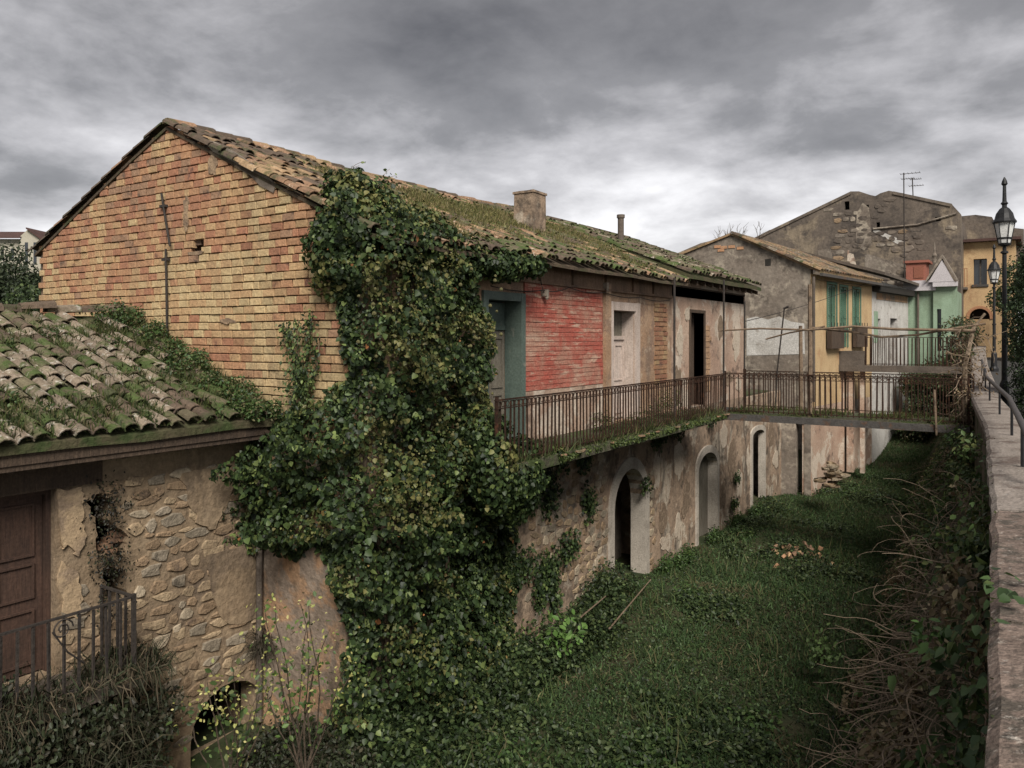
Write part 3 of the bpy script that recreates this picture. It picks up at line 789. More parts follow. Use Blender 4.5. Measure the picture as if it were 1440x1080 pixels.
def pick_main(p):
    t = mnoise.noise(p * .9) + rnd.gauss(0, .35)
    if p.y < 10: return 4 if t > .3 else 0 if t > -.15 else 3
    return 0 if t > .35 else 4 if t > .15 else 2 if t > -.35 else 3
tiles_on(roof, GY - .0, HY1 - .05, EX, EEZ, RXX, RZ, .295, .205, pick_main, 300, lambda p: -depth(p) + (3 if p.x < -9.5 else 0) + (1.5 if p.x > FX else 0), sagf, ts=.9)
# verge tiles down the back slope, ridge tiles
al2 = math.atan2(RZ - 3.40, RXX - BX + .1)
for k in range(13):
    d = .1 + k * .34; p = Vector((RXX - d * math.cos(al2), GY + .02, RZ - d * math.sin(al2) + .02 + rnd.uniform(-.01, .02)))
    o = link('verge_tile', TILE_ME[rnd.choice((3, 3, 0))], roof, p)
    o.rotation_euler = (Matrix.Rotation(math.pi, 3, 'Z') @ Matrix.Rotation(al2 - .03, 3, 'Y')).to_euler()
y = GY - .02
while y < HY1 - .1:
    o = link('ridge_tile', TILE_ME[rnd.choice((3, 0, 3, 4))], roof, (RXX, y, RZ + .02 + sagf(RXX, y) + rnd.uniform(-.01, .012)))
    o.scale = (1, 1.25, 1.2); o.rotation_euler = (0, rnd.uniform(-.02, .02), R(90) + rnd.uniform(-.04, .04)); y += .36
# chimney and flue pipe
def roof_z(x): return RZ + (x - RXX) * (EEZ - RZ) / (EX - RXX)
ch = at_w(745, 320, 16.5)
cx = -9.0; cp = at_x(745, 320, cx)
c_ = MB(); hw = .25; zt = at_x(745, 271, cx).z
c_.box(cx - hw, cx + hw, cp.y - hw, cp.y + hw, roof_z(cx) - .3, zt - .05); c_.box(cx - hw - .03, cx + hw + .02, cp.y - hw - .02, cp.y + hw + .03, zt - .048, zt)
o = c_.build('chimney', M_PLAS_LOW, roof); rough_up(o, .015, 4, 2)
cx = -9.4; cp = at_x(873, 342, cx)
c_ = MB(); zt = at_x(873, 302, cx).z
c_.lathe((cx, cp.y, 0), [(.085, roof_z(cx) - .3), (.085, zt - .1), (.11, zt - .09), (.11, zt)], 12); c_.build('flue_pipe', M_CONCRETE, roof)
# plank lying at the roof end
p = at_x(925, 361, -8.6); b = MB(); b.obox(p, Vector((.2, .97, .12)).normalized(), X_, Z_, -.7, .9, -.15, .15, -.02, .02)
# balcony slab, brackets, railing
RXL = -6.18
yb0, yb1 = 8.9, 18.55
sb = MB(); sb.box(FX + .004, RXL + .08, yb0, yb1, -.16, 0.0)
o = sb.build('balcony_slab', M_SLAB, house); rough_up(o, .02, 3, 4)
for i in range(8):
    y = yb0 + .5 + i * 1.25
    b = MB(); b.prism([(FX + .003, y, -.165), (RXL - .15, y, -.165), (RXL - .15, y, -.24), (FX + .003, y, -.55)], (0, .09, 0)); b.build('bracket', M_CONCRETE, house)
edge_tiles = MB()
for i in range(60):
    y = yb0 + .1 + i * (yb1 - yb0 - .2) / 59
    if rnd.random() < .22: edge_tiles.obox((RXL + .06, y, -.02), X_, Y_, Z_, 0, rnd.uniform(.05, .12), -.07, .07, -.02, .005)
o = edge_tiles.build('edge_tile', M_TILE[0], house); o['kind'] = 'stuff'
br = MB(); br.box(RXL - .02, RXL + .02, yb0, yb0 + .04, 0, .98); brl = br.build('balcony_railing', M_IRON, house)
railing(brl, (RXL, yb0, .0), (RXL, 18.5, .0), .93)
print('bricks', len(blist))

# ================================================================== PLASTER HOUSE next to it
H2Y0, H2Y1 = HY1 + .01, at_x(1048, 0, FX).y
h2 = thing('plaster_house', 'stained pinkish plaster house with black shaded overhanging roof beside the footbridge', 'house', (FX, H2Y0, -3.8))
d0, d1 = at_x(971, 0, FX).y, at_x(990, 0, FX).y
a0, a1_ = at_x(978, 0, FX).y, at_x(1010, 0, FX).y
f = MB(); f.panel((FX - .01, 0, 0), Y_, Z_, X_, [(H2Y0, 0.0), (H2Y1, 0.0), (H2Y1, 3.25), (H2Y0, 3.25)], [[(d0, .003), (d1, .003), (d1, 2.45), (d0, 2.45)]], .34)
f.build('upper_wall', M_PLAS_PINK, h2)
f = MB(); f.panel((FX - .01, 0, 0), Y_, Z_, X_, [(H2Y0, -3.8), (H2Y1, -3.8), (H2Y1, -.004), (H2Y0, -.004)], [arch(a0 + .15, a1_ - .12, -3.75, -1.295, 9, .6)], .34)
f.build('lower_wall', M_PLAS_LOW, h2)
f = MB(); f.box(BX, FX - .36, H2Y1 - .3, H2Y1 - .003, -3.8, 3.9); f.box(BX, BX + .3, H2Y0, H2Y1 - .31, -3.8, 3.4); f.box(BX + .31, FX - .36, H2Y0 + .01, H2Y1 - .31, -.2, -.1)
f.build('side_wall', M_GREYWALL, h2)
f = MB(); f.prism([(BX, H2Y1 - .3, 3.9), (FX - .36, H2Y1 - .3, 3.3), (RXX, H2Y1 - .3, 4.95)], (0, .28, 0)); f.build('gable_wall', M_GREYWALL, h2)
f = MB(); f.box(FX - .32, FX - .28, d0, d1, .003, 2.44); dd = f.build('door', M_OLDWOOD, h2)
f = MB(); f.box(FX - .28, FX + .02, d0 - .08, d0, .003, 2.53); f.box(FX - .28, FX + .02, d1, d1 + .08, .003, 2.53); f.box(FX - .28, FX + .016, d0, d1, 2.45, 2.53); f.build('door_frame', M_OLDWOOD, dd)
f = MB(); f.box(FX - .27, FX - .25, d0 + .02, d0 + .5, .03, 2.4); f.build('shutter', M_DARKIRON, dd)
arch_surround(h2, FX - .01, a0, a1_, a0 + .155, a1_ - .125, -3.75, -1.1, -1.30, M_PALESTONE, flat=.6)
f = MB(); f.box(FX - .34, FX - .29, a0 + .15, a1_ - .12, -3.7, -1.35); ad = f.build('door', M_OLDWOOD, h2); ad['label'] = 'grey plank door in the arched opening'
ymid = (a0 + a1_) / 2
for (y0, y1) in ((a0 + .17, ymid - .01), (ymid + .01, a1_ - .14)):
    n = 3
    for k in range(n):
        f = MB(); w = (y1 - y0) / n; f.box(FX - .289, FX - .26 + rnd.uniform(0, .008) - (.0 if y0 > ymid else .0), y0 + k * w + .006, y0 + (k + 1) * w - .006, -3.65, -1.42); f.build('plank', M_OLDWOOD if y0 < ymid else M_GREYDOOR, ad)
# red bricks bared by the door and by the wall foot
f = MB()
for k in range(12):
    f.box(FX - .02, FX + rnd.uniform(.005, .02), d1 + .1 + rnd.uniform(0, .06), d1 + .48 + rnd.uniform(-.1, .1), .35 + k * .15, .35 + k * .15 + .13)
o = f.build('bared_brick', M_PLAS_RUST, h2); o['kind'] = 'stuff'
# roof with wide overhang
E2X, E2Z = -6.85, 3.36
f = MB(); s0 = lambda x, y: -.03 * mnoise.noise(Vector((x * .7, y * .6, 4)))
roof_slab(f, RXX, RZ - .05, E2X, E2Z, H2Y0 + .04, H2Y1 + .12, .10, 8, s0); roof_slab(f, RXX, RZ - .05, BX - .3, 3.3, H2Y0 + .04, H2Y1 + .12, .1, 8, s0)
r2 = f.build('roof', M_DECK, h2)
tiles_on(r2, H2Y0 + .15, H2Y1 + .02, E2X, E2Z, RXX, RZ - .05, .33, .235, lambda p: rnd.choice((2, 2, 1, 3)), 120, None, s0)
f = MB()
for i in range(11):
    y = H2Y0 + .2 + i * (H2Y1 - H2Y0 - .2) / 10; f.obox((E2X - .08, y, E2Z - .2), Vector((RXX - E2X, 0, RZ - .05 - E2Z)).normalized(), Y_, Z_, 0, 1.0, -.04, .04, -.06, .05)
o = f.build('rafter', M_OLDWOOD, h2); o['kind'] = 'stuff'
f = MB(); f.box(E2X - .5, FX + .03, H2Y0 + .02, H2Y1 - .1, 3.06, 3.10); f.box(E2X - .5, E2X - .46, H2Y0 + .02, H2Y1 - .1, 2.82, 3.06); f.build('soffit_board', M_OLDWOOD, h2)

def flake(parent, cy, cz, ry, rz_, m, X=FX, th=.012):
    pts = []; n = 22; sd = rnd.uniform(0, 99)
    for k in range(n):
        a = 2 * math.pi * k / n; q_ = 1 + .55 * mnoise.noise(Vector((math.cos(a) * 1.4 + sd, math.sin(a) * 1.4, sd))) + rnd.uniform(-.09, .09)
        pts.append((cy + ry * q_ * math.cos(a), cz + rz_ * q_ * math.sin(a)))
    f = MB(); f.panel((X + th + rnd.uniform(0, .004), 0, 0), Y_, Z_, X_, pts, [], th); f.build('plaster_flake', m, parent)
M_BARE = mat('bare_rubble_patch', (.20, .145, .10), (.14, .10, .07), 5, c3=(.27, .20, .14), s3=5, t3=.56, bump=1.0, bscale=12)
M_PALEPATCH = mat('pale_old_plaster', (.46, .39, .31), (.38, .31, .24), 2, c3=(.26, .20, .15), s3=2.4, t3=.6)
for cy, cz, ry, rz_, m in ((17.1, -1.3, .22, .45, 1), (17.5, -2.5, .3, .35, 0), (17.05, -.55, .3, .2, 0), (17.75, -1.7, .16, .3, 1), (13.9, -.7, .3, .25, 0), (17.6, -3.1, .3, .2, 1)): flake(house, cy, cz, ry, rz_, (M_BARE, M_PALEPATCH)[m])
for cy, cz, ry, rz_, m in ((18.5, -1.2, .28, .5, 1), (19.0, -2.3, .3, .5, 0), (18.4, -2.9, .22, .3, 1), (21.9, -1.0, .3, .35, 1), (22.6, -1.8, .35, .5, 0), (23.3, -2.6, .25, .4, 1), (21.8, -2.7, .2, .4, 0), (18.4, .7, .2, .45, 0), (18.55, 1.7, .2, .35, 1), (22.2, .6, .5, .22, 0), (23.0, 1.6, .3, .4, 1), (21.6, 2.1, .22, .3, 0), (23.2, .4, .3, .2, 1), (19.1, 2.4, .2, .2, 1)):
    flake(h2, cy, cz, ry, rz_, (M_BARE, M_PALEPATCH)[m], FX - .01)
for cy, cz, ry, rz_, m in ((26.8, -1.4, .3, .5, 0), (27.3, -2.4, .3, .3, 1), (24.2, -2.0, .15, .5, 1)): flake(h2, cy, cz, ry, rz_, (M_BARE, M_PALEPATCH)[m], FX - .02)
# ================================================================== TERRACE beyond and YELLOW HOUSE
YA, YB = (-6.35, 28.2), (-5.45, 34.8)
ter = thing('terrace_wall', 'old plaster terrace wall with dark doorway under the footbridge', 'wall', (FX, H2Y1, -3.8))
q0, q1 = at_x(1058, 0, FX).y, at_x(1074, 0, FX).y
f = MB(); f.panel((FX - .02, 0, 0), Y_, Z_, X_, [(H2Y1 + .01, -3.8), (28.1, -3.8), (28.1, -.05), (H2Y1 + .01, -.05)], [arch(q0, q1, -3.75, -1.15, 7, .25)], .16)
f.build('wall', M_PLAS_LOW, ter)
f = MB(); f.box(FX - 3, FX - .44, H2Y1 + .01, 28.1, -.3, -.05); f.box(FX - 1.44, FX - 1.4, q0 - 1.2, q1 + 1.8, -3.75, -.32); f.build('paving', M_SLAB, ter)
f = MB(); f.box(FX - .36, FX - .32, q0 + .03, (q0 + q1) / 2, -3.6, -1.3); f.build('door', M_OLDWOOD, ter)
arch_surround(ter, FX - .02, q0 - .16, q1 + .16, q0 + .003, q1 - .003, -3.75, -1.0, -1.152, M_PALESTONE, flat=.25, th=.155)

yh = thing('yellow_house', 'yellow rendered house with tall green shutters and grey gable end', 'house', (YA[0], YA[1], -3.8))
A, B = Vector((YA[0], YA[1], 0)), Vector((YB[0], YB[1], 0)); U = (B - A).normalized(); Wn = Vector((U.y, -U.x, 0)); LYH = (B - A).length
ge = [at_y(px, py, YA[1]) for px, py in [(1140, 376), (1090, 354), (1046, 337), (1028, 332), (985, 342), (950, 357), (925, 372)]]
f = MB(); f.panel((0, YA[1], 0), X_, Z_, -Y_, [(ge[-1].x, -3.8), (YA[0], -3.8)] + [(p.x, p.z) for p in ge],
                  [[(at_y(1119, 0, YA[1]).x, -3.7), (at_y(1131, 0, YA[1]).x, -3.7), (at_y(1131, 0, YA[1]).x, -1.2), (at_y(1119, 0, YA[1]).x, -1.2)]], .35)
f.build('gable_wall', M_GREYWALL, yh)
f = MB(); c0, c1 = at_y(1050, 500, YA[1]), at_y(1128, 447, YA[1]); 
wp = [(c0.x, c0.z), (at_y(1132, 497, YA[1]).x, c0.z + .08), (at_y(1131, 0, YA[1]).x, c1.z - .2), (at_y(1112, 0, YA[1]).x, c1.z - .12), (at_y(1096, 0, YA[1]).x, c1.z + .06), (at_y(1080, 0, YA[1]).x, c1.z - .04), (at_y(1064, 0, YA[1]).x, c1.z + .07), (c0.x, c1.z)]
f.panel((0, YA[1] - .012, 0), X_, Z_, -Y_, wp, [], .008); f.build('whitewashed_band', M_WHITEWASH, yh)
f = MB()
for k, (px, py) in enumerate([(1009, 347), (1018, 348), (1029, 347), (1041, 349), (1014, 352)]):
    p = at_y(px, py, YA[1]); f.box(p.x - .12, p.x + .12, p.y - .025, p.y + .02, p.z - .05, p.z + .05)
o = f.build('bared_brick', M_BRICK[2], yh); o['kind'] = 'stuff'
f = MB(); p = at_y(1080, 369, YA[1]); f.box(p.x - .1, p.x + .1, p.y - .01, p.y + .02, p.z - .12, p.z + .12); f.build('vent_shade', M_DARK, yh)  # solid dark box on the wall, a vent's inner shade put into colour
EYZ = 4.02
def fpt(px, py): 
    p = at_line(px, py, YA, YB); return (p - A).dot(U), p.z
wins = [((1162, 397), (1177, 489)), ((1180, 401), (1192.5, 492)), ((1198, 404), (1210.5, 487))]
holes = []
for (a, b) in wins:
    u0, z1 = fpt(*a); u1, z0 = fpt(*b); z1 = min(z1, 3.85); holes.append((u0, u1, z0, z1))
f = MB(); f.panel(A, U, Z_, Wn, [(0.0, -.6), (LYH, -.6), (LYH, EYZ), (0, EYZ)], [[(u0 + .12, z0 + .1), (u1 - .12, z0 + .1), (u1 - .12, z1 - .05), (u0 + .12, z1 - .05)] for u0, u1, z0, z1 in holes], .3)
f.build('front_wall', M_YELLOW, yh)
f = MB(); f.panel(A, U, Z_, Wn, [(0, -3.8), (LYH, -3.8), (LYH, -.605), (0, -.605)], [], .3); f.build('lower_wall', M_PLAS_PINK, yh)
for i, (u0, u1, z0, z1) in enumerate(holes):
    f = MB(); f.obox(A, U, Z_, Wn, u0 + .10, u1 - .10, z0 + .08, z1 - .03, -.22, -.18); w = f.build('window', M_FRAME, yh)
    um = (u0 + u1) / 2
    f = MB(); f.obox(A, U, Z_, Wn, um - .035, um + .035, z0 + .1, z1 - .05, -.18, -.14); f.obox(A, U, Z_, Wn, u0 + .12, u1 - .12, z1 - .75, z1 - .05, -.18, -.12); f.build('frame', M_SHUT if i == 1 else M_FRAME, w)
    wd_ = u1 - u0 - .24
    for (s0_, s1_) in ((u0 + .125, u0 + .12 + wd_ * .44), (u1 - .12 - wd_ * (.34 if i != 1 else .40), u1 - .125)):
        s = MB(); zb0, zt0 = z0 + .12, z1 - .07
        s.obox(A, U, Z_, Wn, s0_, s1_, zb0, zb0 + .07, -.06, -.02); s.obox(A, U, Z_, Wn, s0_, s1_, zt0 - .07, zt0, -.06, -.02); s.obox(A, U, Z_, Wn, s0_, s1_, (zb0 + zt0) / 2 - .03, (zb0 + zt0) / 2 + .03, -.06, -.021)
        s.obox(A, U, Z_, Wn, s0_, s0_ + .04, zb0 + .07, zt0 - .07, -.06, -.02); s.obox(A, U, Z_, Wn, s1_ - .04, s1_, zb0 + .07, zt0 - .07, -.06, -.02)
        for k in range(26):
            c_ = A + U * (s0_ + .04) + Z_ * (zb0 + .09 + (zt0 - zb0 - .2) * k / 26) - Wn * .05
            s.obox(c_, U, (Z_ - Wn * .5).normalized(), (Wn + Z_ * .5).normalized(), 0, s1_ - s0_ - .08, 0, .075, 0, .008)
        s.build('shutter', M_SHUT, w)
    s = MB(); s.obox(A, U, Z_, Wn, u0 + .02, u1 - .02, z1 - .05 + .003, z1 + .04, .003, .03); s.obox(A, U, Z_, Wn, u0 + .02, u0 + .12, z0 + .1, z1 - .05, .003, .03); s.obox(A, U, Z_, Wn, u1 - .12, u1 - .02, z0 + .1, z1 - .05, .003, .03); s.build('window_surround', M_SHUT, w)
    if i != 1:
        s = MB(); s.obox(A, U, Z_, Wn, u0 - .1, u1 + .1, z0 - .02, z0 + .72, .20, .23); s.obox(A, U, Z_, Wn, u0 - .1, u0 - .07, z0 - .02, z0 + .72, .06, .20); s.obox(A, U, Z_, Wn, u1 + .07, u1 + .1, z0 - .02, z0 + .72, .06, .20)
        s.build('balconette', M_OLDWOOD, w)
    s = MB(); s.obox(A, U, Z_, Wn, u0 - .12, u1 + .12, z0 + .74, z0 + .77, .20, .23)
    for k in range(5): uu = u0 - .1 + (u1 - u0 + .2) * k / 4; s.obox(A, U, Z_, Wn, uu - .01, uu + .01, z0 + .74, z0 + .92, .205, .225)
    s.build('guard_rail', M_DARKIRON, w)
f = MB(); rgx = ge[3].x
rv = [A + Wn * .35 + Z_ * (EYZ + .0) - U * .1, B + Wn * .35 + Z_ * (EYZ + .0) + U * .1]
rr = [Vector((rgx, YA[1] - .08, ge[3].z + .03)), Vector((rgx + .5, YA[1] + 8.5, ge[3].z + .03))]
bk = [Vector((ge[-1].x, YA[1] - .08, ge[-1].z)), Vector((ge[-1].x, YA[1] + 8.5, ge[-1].z))]
f.prism([rv[0], rv[1], rr[1], rr[0]], (0, 0, .08)); f.prism([bk[0], bk[1], rr[1], rr[0]], (0, 0, .08)); r3 = f.build('roof', M_TILE[4], yh)
b = MB(); n_c, n_r = 26, 10
for c in range(n_c + 1):
    for k in range(n_r):
        t = c / n_c; e = rv[0].lerp(rv[1], t) + Z_ * .1; r_ = rr[0].lerp(rr[1], t) + Z_ * .1; d = (e - r_); L = d.length; d.normalize()
        p = e - d * (.4 + k * L / n_r * .97); yv = U; nn = d.cross(yv) * -1
        if nn.z < 0: nn = -nn
        Rm = Matrix((d, yv, nn)).transposed(); i = rnd.choice((4, 4, 1, 0, 3)); b.add([Rm @ (Vector(v) * Vector((1, 1.1, 1))if False else Vector(v)) + p for v in TV], TF, i)
o = b.build('roof_tile', M_TILE, r3); o['kind'] = 'stuff'
f = MB(); f.obox(rv[0] - Z_ * .06, (rv[1] - rv[0]).normalized(), Wn, Z_, 0, (rv[1] - rv[0]).length, .0, .1, -.05, .05); f.build('gutter', M_STEEL, yh)
f = MB(); f.tube([A + Wn * .12 - U * .06 + Z_ * 3.9, A + Wn * .12 - U * .06 - Z_ * .4], .05, n=8); f.build('downpipe', M_CONCRETE, yh)
f = MB(); f.obox(A, U, Z_, Wn, LYH - .02, LYH, -3.8, 4, -5, -.31); f.build('end_wall', M_GREYWALL, yh)

# whitish neighbour house with dark eave
WA, WB = (-5.45, 34.85), (-4.75, 40.2)
wh = thing('whitewashed_house', 'small whitish house with dark sagging eave between the yellow and the green house', 'house', (WA[0], WA[1], -1))
A2, B2 = Vector((*WA, 0)), Vector((*WB, 0)); U2 = (B2 - A2).normalized(); W2 = Vector((U2.y, -U2.x, 0)); L2 = (B2 - A2).length
def f2(px, py):
    p = at_line(px, py, WA, WB); return (p - A2).dot(U2), p.z
u0, _ = f2(1233, 0); u1, _ = f2(1238.5, 0); v0, _ = f2(1252, 0); v1, _ = f2(1262, 0)
f = MB(); f.panel(A2, U2, Z_, W2, [(0, -3.5), (L2, -3.5), (L2, 4.05), (0, 4.2)], [[(u0, .9), (u1, .9), (u1, 2.6), (u0, 2.6)], [(v0, .2), (v1, .2), (v1, 2.65), (v0, 2.65)]], .3); f.build('front_wall', M_WHITEWASH, wh)
f = MB(); f.obox(A2, U2, Z_, W2, u0 - .1, u1 + .1, .8, 2.7, -.35, -.31); f.build('window', M_GLASS, wh)
f = MB(); f.obox(A2, U2, Z_, W2, v0 - .1, v1 + .1, .1, 2.75, -.36, -.31); f.build('door', M_OLDWOOD, wh)
f = MB(); f.obox(A2, U2, Z_, W2, u0 - .4, u0 + .1, 1.6, 2.9, .003, .02); f.build('green_stain_patch', M_GREENH, wh)
f = MB(); f.prism([A2 + W2 * .5 + Z_ * 4.35, B2 + W2 * .5 + Z_ * 4.15, B2 - W2 * 4 + Z_ * 5.6, A2 - W2 * 4 + Z_ * 5.8], (0, 0, .12)); rr3 = f.build('roof', M_CONCRETE, wh)
f = MB(); f.obox(A2, U2, Z_, W2, 0, L2, 3.7, 3.95, .003, .3); f.build('eave_board', M_DARK, wh)
f = MB(); f.obox(A2, U2, Z_, W2, 0.6, L2 - .2, 3.4, 3.68, .003, .025); f.build('rusty_stain_band', M_PLAS_RUST, wh)

# green chapel-like house
GA = (-4.72, 40.3)
gh = thing('green_house', 'mint green little house with white cornice and pointed portal gable', 'house', (GA[0], GA[1], -1))
g1 = at_y(1313, 0, 40.3).x; g2 = at_y(1346, 0, 40.3).x; g0 = at_y(1272, 0, 40.3).x
f = MB(); f.panel((0, 40.3, 0), X_, Z_, -Y_, [(g0, -2), (g1, -2), (g1, 3.95), (g0, 3.95)], [], .3); f.build('side_wall', M_GREENH, gh)
s0_, s1_ = at_y(1312, 0, 40.1).x, at_y(1318, 0, 40.1).x
ws0, ws1 = at_y(1318, 0, 40.1).x, at_y(1325, 0, 40.1).x
f = MB(); f.panel((0, 40.1, 0), X_, Z_, -Y_, [(g1, -2), (g2, -2), (g2, 4.1), (g1, 4.1)], [[(s0_ + .16, 1.2), (ws0 + .16, 1.2), (ws0 + .16, 3.1), (s0_ + .16, 3.1)]], .3); f.build('front_wall', M_GREENH, gh)
f = MB(); f.box(s0_, ws0 + .3, 40.42, 40.45, 1.1, 3.2); f.build('window', M_GLASS, gh)
f = MB(); f.box(g0 - .02, g1 + .1, 40.0, 40.28, 3.95, 4.25); f.box(g0 - .02, g1 + .1, 40.1, 40.29, 4.25, 4.42); f.box(g1, g2 + .05, 39.85, 40.08, 4.1, 4.3)
f.build('cornice', M_LILAC, gh)
pa, pb_, pc = at_y(1306, 400, 40), at_y(1342, 400, 40), at_y(1325, 366, 40)
f = MB(); f.prism([(pa.x, 39.84, 4.31), (pb_.x, 39.84, 4.31), (pc.x, 39.84, pc.z)], (0, .25, 0)); f.build('portal_gable', M_LILAC, gh)
f = MB(); f.prism([(pc.x + .02, 39.8, pc.z + .06), (pb_.x + .1, 39.8, 4.3), (pb_.x + .1, 39.8, 4.42), (pc.x, 39.8, pc.z + .26), (pa.x - .1, 39.8, 4.42), (pa.x - .1, 39.8, 4.3)], (0, 1.2, 0)); f.build('gable_roof', M_GREYWALL, gh)
f = MB(); pf = at_y(1315, 366, 40); f.lathe((pc.x - .3, 39.95, pc.z - .1), [(.09, 0), (.09, .15), (.05, .18), (.11, .32), (.05, .45), (.03, .75), (.005, .95)], 8); f.build('finial', M_GREYWALL, gh)
f = MB(); f.tube([(at_y(1291, 0, 40.2).x, 40.2, 3.9), (at_y(1291, 0, 40.2).x, 40.2, -.5)], .05, n=6); f.build('downpipe', M_CONCRETE, gh)
f = MB(); f.box(g0, g2, 40.62, 43, -2, 3.9); f.build('rear_body', M_GREENH, gh)

rt = thing('red_terrace_house', 'red rendered upper room behind the white house roof', 'house', (-4.6, 42.2, 0))
p0, p1 = at_y(1274, 395, 43.2), at_y(1302, 369, 43.2)
f = MB(); f.box(p0.x, p1.x, 43.2, 44.6, -1, p1.z); f.build('wall', M_REDROOF, rt)
f = MB(); f.box(p0.x - .1, p1.x + .15, 43.1, 44.7, p1.z, p1.z + .12); f.build('roof_slab', M_REDROOF, rt)
f = MB(); f.box(p0.x + .35, p1.x - .1, 43.17, 43.198, p1.z - .75, p1.z - .18); f.build('panel', mat('dull_red', (.24, .09, .06), (.2, .08, .05), 2), rt)

# big dark house behind
bh = thing('ruined_house', 'large dark grey ruined house with two roof peaks behind the others', 'house', (-8, 45, -1))
prof = [at_y(px, py + rnd.uniform(-1.2, 1.2), 45.0) for px, py in [(1351, 520), (1351, 300), (1338, 287), (1316, 287), (1290, 279), (1270, 272), (1250, 267), (1238, 272), (1231, 276), (1224, 275), (1208, 268), (1196, 270), (1150, 292), (1100, 316), (1056, 337), (1000, 362), (1000, 520)]]
sq = lambda px, py, w=3, h=4: [(at_y(px - w, py, 45).x, at_y(px, py + h, 45).z), (at_y(px + w, py, 45).x, at_y(px, py + h, 45).z), (at_y(px + w, py, 45).x, at_y(px, py - h, 45).z), (at_y(px - w, py, 45).x, at_y(px, py - h, 45).z)]
pr2 = []
for p, q_ in zip(prof, prof[1:] + prof[:1]):
    n = max(1, int((q_ - p).length / .35)) if p.z > 3 and q_.z > 3 else 1
    pr2 += [p.lerp(q_, k / n) + Vector((0, 0, rnd.uniform(-.07, .07) if k else 0)) for k in range(n)]
f = MB(); f.panel((0, 45, 0), X_, Z_, -Y_, [(p.x, p.z) for p in pr2], [sq(1191, 289, 3.5, 6), sq(1220, 291, 1.8, 3), sq(1235, 316, 2.5, 3.5), sq(1319, 308, 4, 3)], .6); fw = f.build('gable_wall', M_GREYWALL2, bh)
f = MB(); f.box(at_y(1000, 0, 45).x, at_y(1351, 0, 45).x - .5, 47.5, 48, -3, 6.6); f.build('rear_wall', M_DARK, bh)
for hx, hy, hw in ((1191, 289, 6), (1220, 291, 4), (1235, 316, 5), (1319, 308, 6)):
    p = at_y(hx, hy, 45); q_ = hw * .04; f = MB(); f.box(p.x - q_, p.x + q_, 45.61, 45.7, p.z - q_ * 1.4, p.z + q_ * 1.4); f.build('opening_shade', M_DARK, bh)  # added dark box behind each opening, its colour stands in for inner shade
# side wall going back at the right, roof strips along the rakes
f = MB(); xr_ = at_y(1351, 0, 45).x; f.box(xr_ - .4, xr_, 45.62, 52, -1, at_y(1351, 300, 45).z - .3); f.build('side_wall', M_GREYWALL2, bh)
for (a, b_) in (((1050, 341), (1196, 271)), ((1256, 270.5), (1338, 288))):
    p, q = at_y(*a, 45), at_y(*b_, 45); d = (q - p).normalized(); nn = Vector((-d.z, 0, d.x))
    f = MB(); f.obox(p, d, Y_, nn, 0, (q - p).length, -.06, 4, -.1, .05); f.build('roof_edge', M_GREYWALL2, bh)
# paler bare patches and a torn pale strip on its wall
for pts, m in (([(1205, 300), (1213, 285), (1222, 292), (1226, 340), (1215, 352), (1203, 345)], M_GREYWALL), ([(1228, 320), (1240, 326), (1262, 335), (1271, 340), (1266, 345), (1250, 337), (1228, 326)], M_WHITEWASH),
               ([(1150, 352), (1168, 350), (1172, 366), (1152, 368)], M_GREYWALL), ([(1192, 352), (1199, 353), (1206, 380), (1191, 378)], M_PLAS_PINK), ([(1216, 356), (1270, 372), (1270, 392), (1216, 378)], M_GREYWALL)):
    f = MB(); f.panel((0, 44.985, 0), X_, Z_, -Y_, [(at_y(*p, 45).x, at_y(*p, 45).z) for p in pts], [], .012); f.build('bare_patch', m, bh)
for pts in ([(1228, 322), (1290, 316), (1345, 300)],):
    f = MB(); f.tube([at_y(*p, 44.95) for p in pts], .05, n=5); f.build('string_course', M_GREYWALL, bh)

gp = [(p.x, p.z) for p in prof]
def ruin_keep(u, v):
    P_ = np.array([[u, v]])
    if not in_poly(P_, gp)[0] or edge_dist(P_, gp)[0] < .3: return False
    for hx, hy in ((1191, 289), (1220, 291), (1235, 316), (1319, 308)):
        c_ = at_y(hx, hy, 45)
        if abs(u - c_.x) < .45 and abs(v - c_.z) < .4: return False
    return mnoise.noise(Vector((u * .45, v * .6, 7))) > -.05 and v > 3.5
place_stones(fw, 0, at_y(1060, 0, 45).x, at_y(1350, 0, 45).x, 3.6, 9.6, lambda u, v: (u, 45, v), ruin_keep, (.22, .36), (.3, .75), .028, (0, .12, .0, 0, .6, .28), 240)
# orange house at the street end
oh = thing('orange_house', 'ochre orange house with arched doorway and tall dark window at street end', 'house', (-2, 47, 0))
oz = at_y(1385, 340, 47).z; ox0, ox1 = at_y(1344, 0, 47).x, at_y(1428, 0, 47).x
wx0, wx1, wz0, wz1 = at_y(1369, 0, 47).x, at_y(1388, 0, 47).x, at_y(0 + 1378, 400, 47).z, at_y(1378, 364, 47).z
ax0, ax1, az0, az1 = at_y(1363, 0, 47).x, at_y(1392, 0, 47).x, at_y(1378, 449, 47).z, at_y(1378, 434, 47).z
f = MB(); f.panel((0, 47, 0), X_, Z_, -Y_, [(ox0, -.5), (ox1, -.5), (ox1, oz), (ox0, oz)], [[(wx0, wz0), (wx1, wz0), (wx1, wz1), (wx0, wz1)], arch(ax0, ax1, az0, az1, 9, .95)], .35); f.build('front_wall', M_ORANGE, oh)
f = MB(); f.box(wx0 - .1, wx1 + .1, 47.3, 47.34, wz0 - .1, wz1 + .1); w = f.build('window', M_GLASS, oh)
